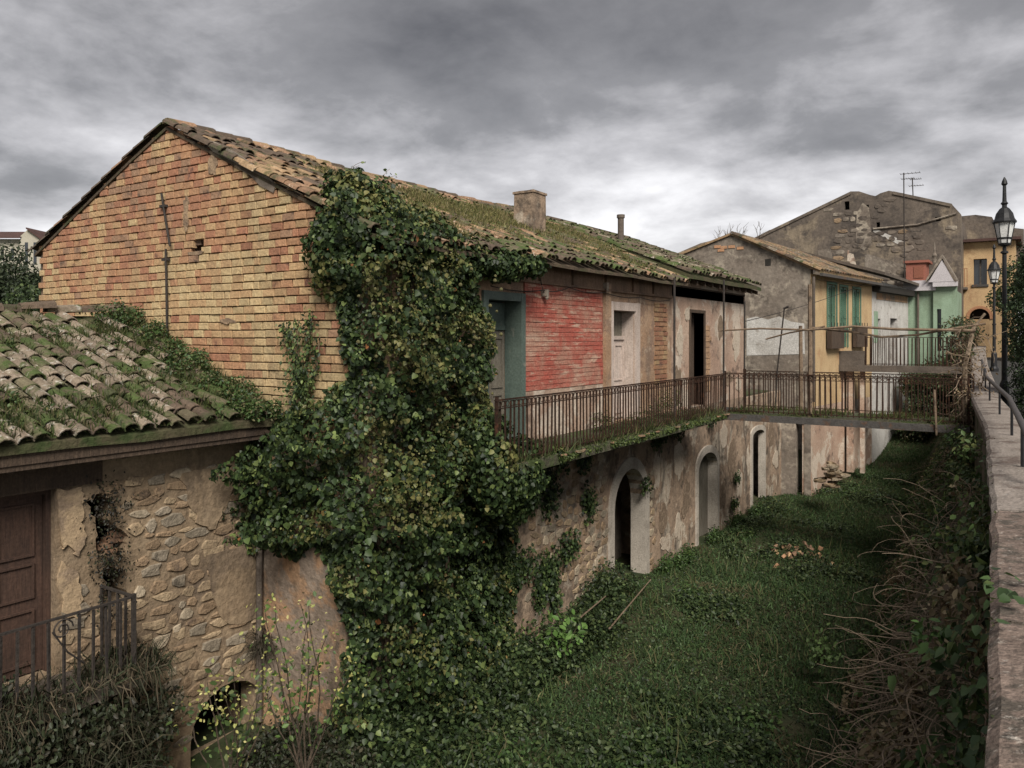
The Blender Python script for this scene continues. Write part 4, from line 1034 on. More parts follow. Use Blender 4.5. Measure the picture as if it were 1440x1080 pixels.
f = MB(); xm = (wx0 + wx1) / 2; f.box(xm - .04, xm + .04, 47.24, 47.29, wz0, wz1); f.box(wx0 - .07, wx1 + .07, 46.93, 47.0 - .003, wz0 - .12, wz0 - .003); f.build('frame', M_STEEL, w)
f = MB(); f.box(wx0, wx0 + .28, 46.96, 46.997, wz0, wz1) ; f.box(ax0 - .3, ax1 + .3, 47.6, 47.7, -.4, az1 + .4)
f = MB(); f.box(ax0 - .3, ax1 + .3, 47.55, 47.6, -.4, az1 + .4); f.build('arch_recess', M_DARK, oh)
f = MB(); i_ = arch(ax0, ax1, az0, az1, 12, .95); o_ = arch(ax0 - .14, ax1 + .14, az0, az1 + .14, 12, .98); n = len(i_)
f.add([(a, 46.96, b) for a, b in o_] + [(a, 46.96, b) for a, b in i_] + [(a, 47.01, b) for a, b in o_] + [(a, 47.01, b) for a, b in i_], [q for k in range(n - 1) for q in ((k, k + 1, n + k + 1, n + k), (k, 2 * n + k, 2 * n + k + 1, k + 1), (n + k, n + k + 1, 3 * n + k + 1, 3 * n + k))])
f.build('arch_trim', mat('orange_trim', (.42, .22, .12), (.36, .18, .10), 2), oh)
f = MB(); f.box(ox0 - .1, ox1 + .25, 46.6, 51, oz + .002, oz + .14); f.build('roof', M_BROWNROOF, oh)
f = MB(); f.box(ox1 - .3, ox1 - .001, 47.36, 51, -.5, oz); f.build('side_wall', M_ORANGE, oh)
f = MB(); bx0, bx1 = at_y(1345, 0, 46.4).x, at_y(1360, 0, 46.4).x; bz = at_y(1350, 404, 46.4).z
f.box(bx0, bx1, 46.35, 46.995, bz - .12, bz); bal = f.build('balcony', M_CONCRETE, oh)
railing(bal, (bx0, 46.4, bz), (bx1, 46.4, bz), .95, .1, .012, mat('red_rail', (.25, .09, .05), (.2, .07, .04), 4), rings=False)
f = MB(); pp = [at_y(px, py, 50) for px, py in [(1352, 430), (1352, 304), (1372, 302), (1395, 305), (1402, 318), (1440, 322), (1440, 430)]]
f.panel((0, 50, 0), X_, Z_, -Y_, [(p.x, p.z) for p in pp], [], .6); f.build('ruined_upper_wall', M_GREYWALL2, oh)

# ================================================================== LEFT STONE SHED
shed = thing('stone_shed', 'low rubble stone outbuilding with mossy barrel tile roof against the brick gable', 'house', (SX, GY, -3.8))
yD1 = at_x(78, 0, SX).y; yD0 = yD1 - 1.25
cr = lambda pts: [(at_x(px, py, SX).y, at_x(px, py, SX).z) for px, py in pts]
def ragged(pts, sub=4, amp=.02):
    out = []
    for p, q_ in zip(pts, pts[1:] + pts[:1]):
        for k in range(sub):
            t = k / sub; out.append((p[0] + (q_[0] - p[0]) * t + rnd.gauss(0, amp), p[1] + (q_[1] - p[1]) * t + rnd.gauss(0, amp)))
    return out
holes = [[(yD0, -1.9), (yD1, -1.9), (yD1, .13), (yD0, .13)],
         ragged(cr([(122, 705), (138, 735), (136, 760), (142, 780), (176, 782), (180, 755), (162, 738), (160, 705), (142, 694)])),
         ragged(cr([(146, 800), (150, 842), (174, 846), (178, 806), (164, 796)])),
         arch(at_x(268, 0, SX).y, at_x(372, 0, SX).y, -3.75, at_x(330, 957, SX).z, 9)]
f = MB(); f.panel((SX, 0, 0), Y_, Z_, X_, [(.8, -3.8), (GY - .045, -3.8), (GY - .045, .62), (.8, .62)], holes, .4)
sw = f.build('stone_wall', M_RUBBLEBED, shed)
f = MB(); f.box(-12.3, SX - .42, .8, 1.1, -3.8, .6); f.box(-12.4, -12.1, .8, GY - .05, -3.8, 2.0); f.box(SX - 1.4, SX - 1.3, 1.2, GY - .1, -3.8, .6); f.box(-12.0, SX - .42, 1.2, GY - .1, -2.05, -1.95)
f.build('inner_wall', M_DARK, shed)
def shed_keep(u, v):
    p = np.array([[u, v]])
    for h in holes:
        if in_poly(p, h)[0] or edge_dist(p, h)[0] < .10: return False
    if u < yD1 + .3 and v > -1.0: return False
    if mnoise.noise(Vector((u * .9, v * .9, 2.0))) < -.3 and u > 5.2: return False
    return u > 3.0
place_stones(sw, R(90), yD1 + .02, GY - .12, -3.6, .05, lambda u, v: (SX, u, v), shed_keep, (.07, .20), (.12, .44), .020, (.38, .34, .2, .08), 290)
def scrap(pts, sub=4, amp=.018):
    out = []
    for p, q_ in zip(pts, pts[1:] + pts[:1]):
        for k in range(sub):
            t = k / sub; out.append((p[0] + (q_[0] - p[0]) * t + rnd.gauss(0, amp), p[1] + (q_[1] - p[1]) * t + rnd.gauss(0, amp)))
    return out
M_SCRAP = mat('pale_orange_plaster', (.43, .32, .20), (.35, .25, .155), 2, c3=(.26, .19, .13), s3=2.5, t3=.56, streak=(.17, .125, .09), sfac=.7)
for k, px_ in enumerate(([(80, 688), (112, 686), (119, 702), (113, 735), (119, 760), (108, 782), (98, 764), (90, 770), (82, 768)], [(83, 790), (104, 800), (116, 830), (108, 868), (84, 860)], [(255, 665), (330, 650), (322, 700), (300, 745), (275, 735), (262, 700)], [(290, 780), (340, 770), (372, 800), (370, 870), (320, 880), (296, 840)])):
    f = MB(); f.panel((SX + .032, 0, 0), Y_, Z_, X_, scrap(cr(px_)), [], .03); f.build('plaster_patch', M_SCRAP if k < 2 else M_RUBBLEBED, shed)
# broken brick edges inside the crack
f = MB()
for k in range(26):
    px, py = rnd.uniform(122, 182), rnd.uniform(700, 850); p = at_x(px, py, SX - .06)
    if (in_poly(np.array([[p.y, p.z]]), holes[1])[0] or in_poly(np.array([[p.y, p.z]]), holes[2])[0]) and rnd.random() < .34: f.box(p.x - .2, p.x - .03, p.y - .0 - .09 if False else p.y - .09, p.y + .09, p.z - .03, p.z + .03, 4)
o = f.build('broken_brick', M_BRICK, shed); o['kind'] = 'stuff'
f = MB(); f.box(SX - .3, SX + .05, .8, yD1 + .5, .135, .40); f.build('lintel', M_OLDWOOD, shed)
f = MB(); f.box(SX - .28, SX - .24, yD0, yD1, -1.9, .13); dr = f.build('door', M_DOORBROWN, shed)
ymd = (yD0 + yD1) / 2
for y0, y1 in ((yD0 + .06, ymd - .005), (ymd + .005, yD1 - .06)):
    leaf_door(dr, SX - .17, y0, y1, -1.88, .06, M_DOORBROWN, [(.16, .84, .05, .36), (.16, .84, .42, .62), (.16, .84, .66, .96)])
f = MB(); f.box(SX - .24, SX - .1, yD1 - .055, yD1 - .002, -1.9, .12); f.box(SX - .24, SX - .1, yD0 + .002, yD0 + .055, -1.9, .12); f.box(SX - .24, SX - .1, yD0 + .056, yD1 - .056, .065, .125); f.build('door_frame', M_DOORBROWN, dr)
# roof
f = MB(); SEX, SEZ, SRX, SRZ = -8.55, .73, -12.2, 2.16
s1 = lambda x, y: -.05 * mnoise.noise(Vector((x * .8, y * .7, 8)))
roof_slab(f, SRX, SRZ, SEX, SEZ, .6, GY - .06, .09, 10, s1); roof_slab(f, SRX, SRZ, -14, 1.5, .6, GY - .06, .09, 10, s1)
srf = f.build('roof', M_DECK, shed)
def pick_shed(p):
    t = mnoise.noise(p * 1.1) + rnd.gauss(0, .4)
    return 1 if t > .1 else 2 if t > -.4 else 3
tiles_on(srf, 2.9, GY - .2, SEX, SEZ, SRX, SRZ, .285, .195, pick_shed, 300, None, s1, ts=.88, skip=lambda x, y: (y > 6.2 and rnd.random() < .35))
for k in range(13):
    y = 2.6 + k * .36
    o = link('ridge_tile', TILE_ME[rnd.choice((1, 3, 3))], srf, (SRX, y, SRZ + .03 + rnd.uniform(-.02, .03))); o.scale = (1, 1.3, 1.4); o.rotation_euler = (0, rnd.uniform(-.08, .08), R(90) + rnd.uniform(-.15, .15))
f = MB(); f.box(SX + .02, SEX - .06, .7, GY - .1, .44, .52); f.box(SEX - .1, SEX - .04, .7, GY - .1, .50, .62); f.build('eave_beam', M_OLDWOOD, shed)
f = MB()
for k in range(16): y = 1 + k * .4; f.obox((SX - .1, y, .66), Vector((1, 0, -.38)).normalized(), Y_, Z_, 0, .5, -.035, .035, -.06, .0)
o = f.build('rafter', M_OLDWOOD, shed); o['kind'] = 'stuff'
# balcony with railing
f = MB(); f.box(SX + .004, -8.22, 1.5, at_x(190, 0, -8.3).y + .06, -2.05, -1.93); f.build('balcony_slab', M_CONCRETE, shed)
ye = at_x(188, 0, -8.3).y
f = MB(); f.box(-8.32, -8.28, ye - .02, ye + .02, -1.93, -1.04); rl = f.build('balcony_railing', M_DARKIRON, shed)
railing(rl, (-8.3, 1.6, -1.93), (-8.3, ye, -1.93), .86, .15, .012, M_DARKIRON, rings=False)
railing(rl, (-8.95, ye, -1.93), (-8.3, ye, -1.93), .86, .13, .012, M_DARKIRON, rings=False)
c = at_x(88, 885, -8.28); f = MB(); f.tube([c + Vector((0, .11 * math.cos(t) * (1 - t / 14), .11 * math.sin(t) * (1 - t / 14))) for t in [k * .5 for k in range(22)]], .009, n=4)
f.tube([c + Vector((0, -.1, 0)), c + Vector((0, .05, -.25)), c + Vector((0, .22, -.42))], .009, n=4); f.build('scroll', M_DARKIRON, rl)
f = MB(); q = at_x(384, 0, SX + .12); f.tube([(SX + .1, GY - .12, .4), (SX + .1, GY - .12, -3.5)], .045, n=8); f.build('downpipe', M_CONCRETE, shed)

# ================================================================== FOOTBRIDGES
BY0, BY1 = 18.56, 20.2
fbx1 = Lx(18.5) - .02
fbr = thing('footbridge', 'near mossy footbridge with rusty railing joining balcony to parapet', 'footbridge', (RXL, BY0, -.2))
f = MB(); f.box(RXL + .09, fbx1, BY0, BY1, -.10, .0); o = f.build('deck', M_SLAB, fbr); rough_up(o, .012, 3, 3)
f = MB(); f.box(RXL - .6, fbx1, BY0 - .06, BY0 - .004, -.17, -.02); f.build('beam', M_STEEL, fbr)
f = MB(); f.box(RXL - .6, fbx1, BY1 + .004, BY1 + .06, -.24, -.02); f.build('beam', M_STEEL, fbr)
for yy, nm in ((BY0 + .03, 0), (BY1 - .03, 1)):
    f = MB(); f.box(RXL - .03, RXL + .03, yy - .03, yy + .03, 0, 1.0); r = f.build('railing', M_IRON, fbr)
    f = MB(); f.box(fbx1 - .05, fbx1 - .01, yy - .02, yy + .02, 0, 1.0); f.build('end_post', M_IRON, r)
    railing(r, (RXL, yy, .0), (fbx1 - .03, yy, .0), .95, .13 if nm else .115)
# iron posts holding the eave, wooden posts and lashed poles
for px, yy, x, zt in ((1012, BY0, RXL - .02, 3.2), (1047, BY1, RXL - .02, 2.75)):
    f = MB(); f.tube([(x, yy, .0), (x + .01, yy, zt)], .025, n=6); f.build('iron_post', M_DARKIRON, fbr)
f = MB(); p = at_x(949, 0, RXL - .02); f.tube([(RXL - .03, p.y, 0.0), (RXL - .03, p.y, 3.05)], .025, n=6); f.build('iron_post', M_DARKIRON, house)
p0 = at_y(1139, 577, BY0 + .08); p1 = at_y(1139, 400, BY0 + .08)
f = MB(); f.tube([(p0.x, p0.y, 0.0), (p0.x + .01, p0.y, 1.3), (p1.x, p1.y, p1.z)], .055, .045, n=7); f.build('wooden_post', M_BAMBOO, fbr)
p0 = at_y(1127, 577, BY1 - .1); f = MB(); f.tube([(p0.x, p0.y, 0), (p0.x - .02, p0.y, 2.1)], .05, .045, n=7); f.build('wooden_post', M_BAMBOO, fbr)
def pole(pts, Y, r0, r1, nm='tied_pole'):
    f = MB(); P = [at_y(px, py, Y + dy) for px, py, dy in pts]; f.tube(P, r0, r1, n=6); return f.build(nm, M_BAMBOO, fbr)
pole([(1012, 465, 0), (1070, 462, .02), (1137, 464, .05), (1200, 459, .05), (1260, 463, .1), (1372, 465, .2)], BY0, .022, .036)
pole([(1142, 461, .15), (1200, 467, .15), (1240, 474, .2), (1290, 471, .2), (1340, 462, .2), (1386, 455, .25)], BY0, .03, .024)
pole([(1077, 477, .5), (1110, 468, .4), (1160, 459, .2)], BY0, .02, .022)
f = MB(); a = at_y(1103, 433, BY1 - .2); b_ = at_y(1093, 520, BY1 - .2); f.tube([a, b_, Vector((b_.x - .05, b_.y, 0))], .02, n=5); f.tube([a + Vector((-.02, 0, -.02)), a + Vector((.1, 0, .03))], .03, n=5); f.build('leaning_rod', M_DARKIRON, fbr)
a = at_y(1314, 548, BY0 - .1); b_ = at_y(1317, 612, BY0 - .1); f = MB(); f.tube([a, b_], .02, n=5); f.build('hanging_stick', M_BAMBOO, fbr)
# second footbridge, farther
B2Y = 31.0
x20, x21 = at_y(1179, 0, B2Y).x, Lx(B2Y) - .02; z2 = .76
fb2 = thing('footbridge', 'farther footbridge with brown railing below the yellow house shutters', 'footbridge', (x20, B2Y, z2 - .2))
f = MB(); f.box(x20, x21, B2Y, B2Y + 1.3, z2 - .14, z2); f.build('deck', M_CONCRETE, fb2)
f = MB(); f.box(x20 - .3, x21, B2Y - .07, B2Y - .004, z2 - .2, z2 + .04); f.build('beam', M_CONCRETE, fb2)
for yy in (B2Y + .05, B2Y + 1.25):
    f = MB(); f.box(x20 + .9, x20 + .94, yy - .02, yy + .02, z2, z2 + 1.1); r = f.build('railing', M_IRON, fb2)
    railing(r, (x20 + .95, yy, z2), (x21 - .05, yy, z2), 1.05, .12, .013, rings=False)
f = MB(); f.box(x20 - .05, x20 + .9, B2Y - .02, B2Y + .4, z2 + .002, z2 + .55); o = f.build('concrete_block', M_CONCRETE, fb2); rough_up(o, .02, 3, 2)
for px in (1174, 1184, 1196, 1213):
    p = at_y(px, 0, B2Y + .3); w_ = rnd.uniform(.07, .12)
    f = MB(); f.box(p.x - w_, p.x + w_, p.y - .1, p.y + .1, -3.2, z2 - .15); f.build('pillar', M_PLAS_PINK, fb2)

# ================================================================== PARAPET WALL WITH HANDRAIL
pw = thing('parapet_wall', 'thick weathered parapet wall with metal handrail along the right side', 'wall', (0, 2, -3.8))
ys = [-3] + [1 + i * 1.0 for i in range(0, 46)]
def strip(y_list, dl, dr, zb, zt):
    b = MB(); vs = []; fs = []
    for y in y_list:
        l = Lx(y); zt_ = Lz(y) + zt
        vs += [(l + dl, y, zb), (l + dl, y, zt_), (l + dr, y, zt_), (l + dr, y, zb)]
    n = len(y_list)
    for i in range(n - 1):
        a = 4 * i; fs += [(a + k, a + (k + 1) % 4, a + 4 + (k + 1) % 4, a + 4 + k) for k in range(4)]
    fs += [(0, 1, 2, 3), tuple(4 * (n - 1) + k for k in (3, 2, 1, 0))]
    b.add(vs, fs); return b
o = strip(ys, .06, .46, -3.8, -.09).build('wall_body', M_RETAIN, pw)
breaks = [-3, 1.2, 3.9, 6.4, 8.6, 10.9, 13.2, 15.5, 17.8, 20.3, 23, 26, 30, 36, 45]
for i, (a, b_) in enumerate(zip(breaks[:-1], breaks[1:])):
    n = max(3, int((b_ - a) / .12) if b_ < 14 else 5)
    yl = [a + .02 + (b_ - a - .04) * k / n for k in range(n + 1)]
    s = strip(yl, 0, .52, .45, -.0)
    # coping slab with bevelled, worn edges
    mb = MB(); vs = []; fs = []
    for y in yl:
        l = Lx(y); t = Lz(y); j = (mnoise.noise(Vector((y * 2.1, i, 1))) * .02 + mnoise.noise(Vector((y * 6.3, i, 5))) * .004) if y < 14 else 0; j2 = mnoise.noise(Vector((y * 3, i, 9))) * .008
        vs += [(l + j, y, t - .13), (l + j, y, t - .03), (l + .035 + j, y, t + j2), (l + .26, y, t + .012 + j2), (l + .49, y, t + j2), (l + .52, y, t - .03), (l + .52, y, t - .13)]
    for k in range(len(yl) - 1):
        fs += [(7 * k + q, 7 * k + (q + 1) % 7, 7 * k + 7 + (q + 1) % 7, 7 * k + 7 + q) for q in range(7)]
    fs += [tuple(range(7)), tuple(7 * (len(yl) - 1) + q for q in range(6, -1, -1))]
    mb.add(vs, fs); mb.build('coping_slab', M_PARAPET2 if b_ < 6.5 else M_PARAPET, pw, smooth=False)
f = MB(); hy = [7.7, 8.0, 8.6, 9.5, 11.3, 14.5, 17.4, 20.4, 23.4, 26.4]
rp = [Vector((Lx(y) + .27, y, Lz(y) + .40)) for y in np.linspace(8.3, 26.4, 30)]
rp = [Vector((Lx(7.55) + .31, 7.55, .72)), Vector((Lx(7.7) + .30, 7.7, .88)), Vector((Lx(7.95) + .28, 7.95, .97))] + rp
f.tube(rp, .032, n=8); hr = f.build('handrail', M_RAIL, pw, smooth=True)
for y in (8.6, 11.3, 14.3, 17.3, 20.3, 23.3, 26.2):
    f = MB(); f.tube([(Lx(y) + .27, y, Lz(y) - .02), (Lx(y) + .27, y, Lz(y) + .39)], .016, n=6); f.build('post', M_BLACK, hr)

# ================================================================== STREET LAMPS, ANTENNAS
def lamp(x, y, z0, ztop, label):
    t = thing('street_lamp', label, 'street lamp', (x, y, z0), 'street lamps along the parapet')
    H = ztop - z0; k = 1.0
    f = MB(); hb = H - 1.72
    f.lathe((x, y, z0), [(.16, 0), (.16, .12), (.11, .2), (.10, .7), (.06, .8), (.055, hb * .55), (.075, hb * .555), (.075, hb * .565), (.05, hb * .57), (.045, hb - .05), (.08, hb - .03), (.08, hb), (.04, hb + .03), (.04, hb + .12)], 12); f.build('column', M_BLACK, t)
    b = hb + .12
    f = MB(); f.lathe((x, y, z0 + b), [(.04, 0), (.13, .03), (.14, .06), (.06, .08)], 8); f.build('lantern_base', M_BLACK, t)
    f = MB(); f.lathe((x, y, z0 + b + .08), [(.115, 0), (.20, .46)], 6); f.build('lantern_glass', M_LAMPGLASS, t)
    f = MB()
    for q in range(6):
        a = math.pi / 3 * q; f.tube([(x + .12 * math.cos(a), y + .12 * math.sin(a), z0 + b + .06), (x + .21 * math.cos(a), y + .21 * math.sin(a), z0 + b + .55)], .012, n=4)
    f.lathe((x, y, z0 + b + .17), [(.145, 0), (.15, .02), (.145, .04)], 6); f.build('lantern_frame', M_BLACK, t)
    f = MB(); f.lathe((x, y, z0 + b + .54), [(.24, 0), (.245, .03), (.20, .1), (.17, .22), (.10, .33), (.05, .37), (.05, .42), (.08, .45), (.045, .5), (.04, .62), (.035, .86), (.065, .90), (.05, .97), (.01, 1.06)], 12); f.build('lantern_roof', M_BLACK, t)
    return t
p = at_w(1412.5, 0, 18.0); zt = at_w(1412.5, 249, 18).z; lamp(p.x, p.y, Lz(p.y) - .6, zt, 'tall black street lamp nearest the viewer at the right edge')
p = at_w(1398, 0, 31.0); zt = at_w(1398, 343, 31).z; lamp(p.x, p.y, Lz(p.y) - .6, zt, 'smaller looking black street lamp farther along the parapet')

def antenna(px, y, ytop, ybot, label, bars, grp='tv antennas'):
    a, b_ = at_y(px, ytop, y), at_y(px + 1, ybot, y)
    t = thing('tv_antenna', label, 'antenna', (b_.x, b_.y, b_.z), grp)
    f = MB(); f.tube([b_, a], .028, n=5); f.build('mast', M_DARKIRON, t)
    for (dz, l0, l1) in bars:
        f = MB(); c = a + Vector((0, 0, -dz)); f.tube([c + Vector((l0, 0, 0)), c + Vector((l1, 0, -.02))], .014, n=4)
        n = 6
        for k in range(n): xx = l0 + (l1 - l0) * k / (n - 1); f.tube([c + Vector((xx, -.25, 0)), c + Vector((xx, .25, 0))], .009, n=4)
        f.build('boom', M_STEEL, t)
antenna(1271, 42.6, 243, 396, 'tall thin antenna mast with two booms above the red room', [(.05, -.15, .7), (.3, -.1, .45), (2.9, 0, .75)])
antenna(1283, 45.4, 250, 275, 'short antenna on the ruined house ridge behind the tall mast', [(.08, -.1, .4), (.42, -.15, .5)])

# far white house on the hill
fh0, fh1 = at_w(-22, 356, 100), at_w(60, 356, 100)
fh = thing('hill_house', 'cream house with brown roof far away on the hill', 'house', (fh0.x, fh0.y, 12))
Uh = Vector((CT, ST, 0)); Vh = Vector((-ST, CT, 0)); zb = 11.0; ze = at_w(0, 336, 100).z; zr_ = at_w(0, 323, 100).z
f = MB(); f.obox(fh0, Uh, Vh, Z_, -4, 4.9, 0, 7, zb - fh0.z - 1.5, ze - fh0.z); f.build('wall', M_CREAM, fh)
gw = fh0 + Uh * 4.9
f = MB(); f.prism([gw + Uh * 0.02 + Vh * (-.5) + Z_ * (zb - fh0.z - 1), gw + Uh * 2.6 + Vh * (-.5) + Z_ * (zb - fh0.z - 1), gw + Uh * 2.6 + Vh * (-.5) + Z_ * (ze - fh0.z), gw + Uh * 1.0 + Vh * (-.5) + Z_ * (zr_ - fh0.z), gw + Uh * .02 + Vh * (-.5) + Z_ * (ze - fh0.z + .3)], Vh * 6); f.build('gable_wall', M_CREAM, fh)
f = MB(); f.prism([fh0 + Uh * -4.4 + Vh * -.8 + Z_ * (ze - fh0.z), fh0 + Uh * 5.0 + Vh * -.8 + Z_ * (ze - fh0.z), fh0 + Uh * 5.9 + Vh * 3 + Z_ * (zr_ - fh0.z), fh0 + Uh * -4.4 + Vh * 3 + Z_ * (zr_ - fh0.z)], (0, 0, .15))
f.prism([gw + Uh * .95 + Vh * -.9 + Z_ * (zr_ - fh0.z), gw + Uh * 3.1 + Vh * -.9 + Z_ * (ze - fh0.z - .35), gw + Uh * 3.1 + Vh * 6 + Z_ * (ze - fh0.z - .35), gw + Uh * .95 + Vh * 6 + Z_ * (zr_ - fh0.z)], (0, 0, .18)); f.build('roof', M_BROWNROOF, fh)
for (a, b_) in ((.6, 1.0), (1.7, 2.1)):
    f = MB(); f.obox(gw - Vh * .53, Uh, Vh, Z_, a, b_, 0, .02, zb - fh0.z + .1, ze - fh0.z - .5); f.build('window', M_GLASS, fh)
for k in range(4):
    f = MB(); f.obox(fh0, Uh, Vh, Z_, -.5 + k * 1.3, -.1 + k * 1.3, -.05, -.01, -.9, .6); f.build('window', M_GLASS, fh)


# ================================================================== VEGETATION
def tubes(name, paths, m, parent=None, n=4, kind=None):
    b = MB()
    for pts, r0, r1 in paths: b.tube(pts, r0, r1, n=n)
    o = b.build(name, m, parent)
    if kind: o['kind'] = kind
    return o

# ---- the big ivy over the house corner
ivy = thing('ivy', 'huge dark green ivy climbing over the corner of the brick house up to the roof', 'ivy', (FX + .2, GY - .2, -3.5))
def ivy_base(s):
    """wall path: shed wall (s<-1.7), gable (-1.7..0), facade (s>0): returns base point and outward normal"""
    s = np.asarray(s, float); N = len(s)
    P = np.zeros((N, 3)); Nn = np.zeros((N, 3))
    a = s > 0; P[a, 0] = FX; P[a, 1] = GY + s[a]
    b = (s <= 0) & (s > -1.7); P[b, 0] = FX + s[b]; P[b, 1] = GY
    c = s <= -1.7; P[c, 0] = SX; P[c, 1] = GY - (-s[c] - 1.7)
    ang = np.clip((s + .45) / .9, 0, 1) * (math.pi / 2)
    Nn[:, 0] = np.sin(ang); Nn[:, 1] = -np.cos(ang)
    Nn[c] = (1, 0, 0)
    return P, Nn
def s_of(px, py, plane):
    if plane == 'g': p = at_y(px, py, GY - .25); return (p.x - FX, p.z)
    if plane == 's': p = at_x(px, py, SX + .2); return (-1.7 - (GY - p.y), p.z)
    p = at_x(px, py, FX + .35); return (p.y - GY, p.z)
LEFT = [(430, 1080, 'g'), (455, 985, 'g'), (468, 890, 'g'), (448, 815, 'g'), (428, 772, 'g'), (402, 792, 'g'), (376, 762, 's'), (360, 785, 's'), (354, 740, 's'), (358, 670, 's'), (370, 625, 's'),
        (395, 572, 'g'), (440, 556, 'g'), (464, 515, 'g'), (458, 450, 'g'), (446, 380, 'g'), (430, 320, 'g'), (438, 284, 'g'), (462, 258, 'g')]
RIGHT = [(560, 262, 'f'), (610, 300, 'f'), (672, 350, 'f'), (692, 390, 'f'), (702, 430, 'f'), (708, 480, 'f'), (706, 560, 'f'), (728, 605, 'f'), (752, 650, 'f'), (745, 720, 'f'), (748, 800, 'f'), (742, 900, 'f'), (730, 1080, 'f')]
ipoly = [s_of(*p) for p in LEFT + RIGHT]
def ivy_sheet(N, poly, tmax):
    pa = np.array(poly); lo, hi = pa.min(0), pa.max(0)
    Q = lo + rng.random((N * 3, 2)) * (hi - lo); Q = Q[in_poly(Q, poly)][:N]
    d = edge_dist(Q, poly); P3 = np.c_[Q, np.zeros(len(Q))]
    keep = d > .30 * vnoise(P3, 5.0) * vnoise(P3, 1.7, 4) - .02; Q = Q[keep]; d = d[keep]; P3 = P3[keep]
    big = vnoise(P3, 1.9); mid = np.array([mnoise.noise((x * 3.2, z * 2.4, 1.7)) for x, z in Q]); fine = np.array([mnoise.noise((x * 8, z * 6.5, 4.2)) for x, z in Q])
    lump = np.clip(.30 + .48 * big + 1.15 * mid + .36 * fine, .04, 1.35)
    t = tmax * (1 - np.exp(-d / .30)) * lump * np.clip(1.15 - .28 * np.clip(Q[:, 0], 0, 3), .35, 1) + .05
    B, Nn = ivy_base(Q[:, 0])
    q = 1 - .5 * rng.random(len(Q)) ** 2
    pos = B + Nn * (t * q)[:, None]; pos[:, 2] = Q[:, 1] - .12 * t
    return pos, Nn, P3, q
pos, nn, P3, q = ivy_sheet(74000, ipoly, 1.05)
p2, n2_, P32, q2 = ivy_sheet(26000, ipoly, .22)
pos = np.vstack([pos, p2]); nn = np.vstack([nn, n2_]); P3 = np.vstack([P3, P32])
nn = nn + np.array([0, 0, .35]); N = len(pos)
col = palette(N, IVYC, .25, IVYW)
# olive flowering patches on the upper right side
ol = (vnoise(P3, 3.2, 7) > .62) & (P3[:, 0] > .1) & (P3[:, 1] > -.5) & (rng.random(N) < .75)
ol |= (vnoise(P3, 4.0, 2) > .74) & (rng.random(N) < .5)
col[ol] = palette(int(ol.sum()), OLIVE, .2)
dy = rng.random(N) < .006; col[dy] = palette(int(dy.sum()), [(.30, .13, .05), (.26, .18, .07)], .2)
sz = .030 + .075 * rng.random(N) ** 2.2; sz[ol] *= .75
leaves('foliage', pos, nn, sz, col, ivy, IVY, .75, 1.0, kind='stuff')
# bulge over the eave on to the roof
blobs = [((-7.55, 7.75, 3.35), (.62, .72, .62), 3600), ((-7.7, 7.6, 3.75), (.36, .42, .35), 1500), ((-7.3, 8.6, 3.2), (.5, .7, .5), 2600), ((-7.2, 9.4, 3.0), (.42, .6, .38), 1700),
         ((-6.95, 10.2, 2.95), (.3, .6, .28), 1300), ((-6.9, 10.9, 3.0), (.22, .5, .2), 800), ((-7.5, 7.15, 2.9), (.5, .35, .6), 1500),
         ((-6.45, 9.9, .0), (.3, .5, .36), 1300), ((-6.45, 9.6, -.5), (.40, .6, .5), 1800), ((-6.2, 10.6, -.05), (.14, .3, .16), 300), ((-6.5, 9.1, .35), (.35, .5, .5), 1500), ((-6.2, 8.9, -.1), (.35, .4, .6), 1500), ((-6.2, 9.6, -.3), (.26, .55, .35), 1200)]
PP, NN = [], []
for c, r, n in blobs:
    a, b_ = ellip_pts(c, r, n, .5); PP.append(a); NN.append(b_)
pos = np.vstack(PP); nn = np.vstack(NN); N = len(pos); col = palette(N, IVYC, .25, IVYW)
ol = (vnoise(pos, 2.6, 5) > .64) & (rng.random(N) < .7); col[ol] = palette(int(ol.sum()), OLIVE, .2)
leaves('crown', pos, nn, .04 + .05 * rng.random(N), col, ivy, IVY, .5, 1.0, kind='stuff')
# seed heads: little pale balls on the flowering part
b = MB()
for i in range(260):
    s_, z_ = rnd.uniform(.05, 2.3), rnd.uniform(-.9, 3.3)
    if mnoise.noise(Vector((s_ * 1.3, z_ * 1.1, 3))) < .05: continue
    B_, N_ = ivy_base(np.array([s_])); p = Vector(B_[0]) + Vector(N_[0]) * rnd.uniform(.55, .85); p.z = z_; r = rnd.uniform(.018, .032)
    b.lathe(p, [(.2 * r, -r), (.85 * r, -.5 * r), (r, 0), (.85 * r, .5 * r), (.2 * r, r)], 6)
o = b.build('seed_head', mat('ivy_seed_head', (.15, .14, .06), (.11, .10, .045), 20, bump=.8, bscale=60), ivy); o['kind'] = 'stuff'
paths = []
for i in range(7):
    s_ = rnd.uniform(.2, 1.8); pts = []
    for k in range(9):
        B_, N_ = ivy_base(np.array([s_ + .25 * math.sin(k * .9 + i)])); p = Vector(B_[0]) + Vector(N_[0]) * .12; p.z = -3.5 + k * .8; pts.append(p)
    paths.append((pts, .05, .015))
tubes('stem', paths, M_BARK, ivy, 6)
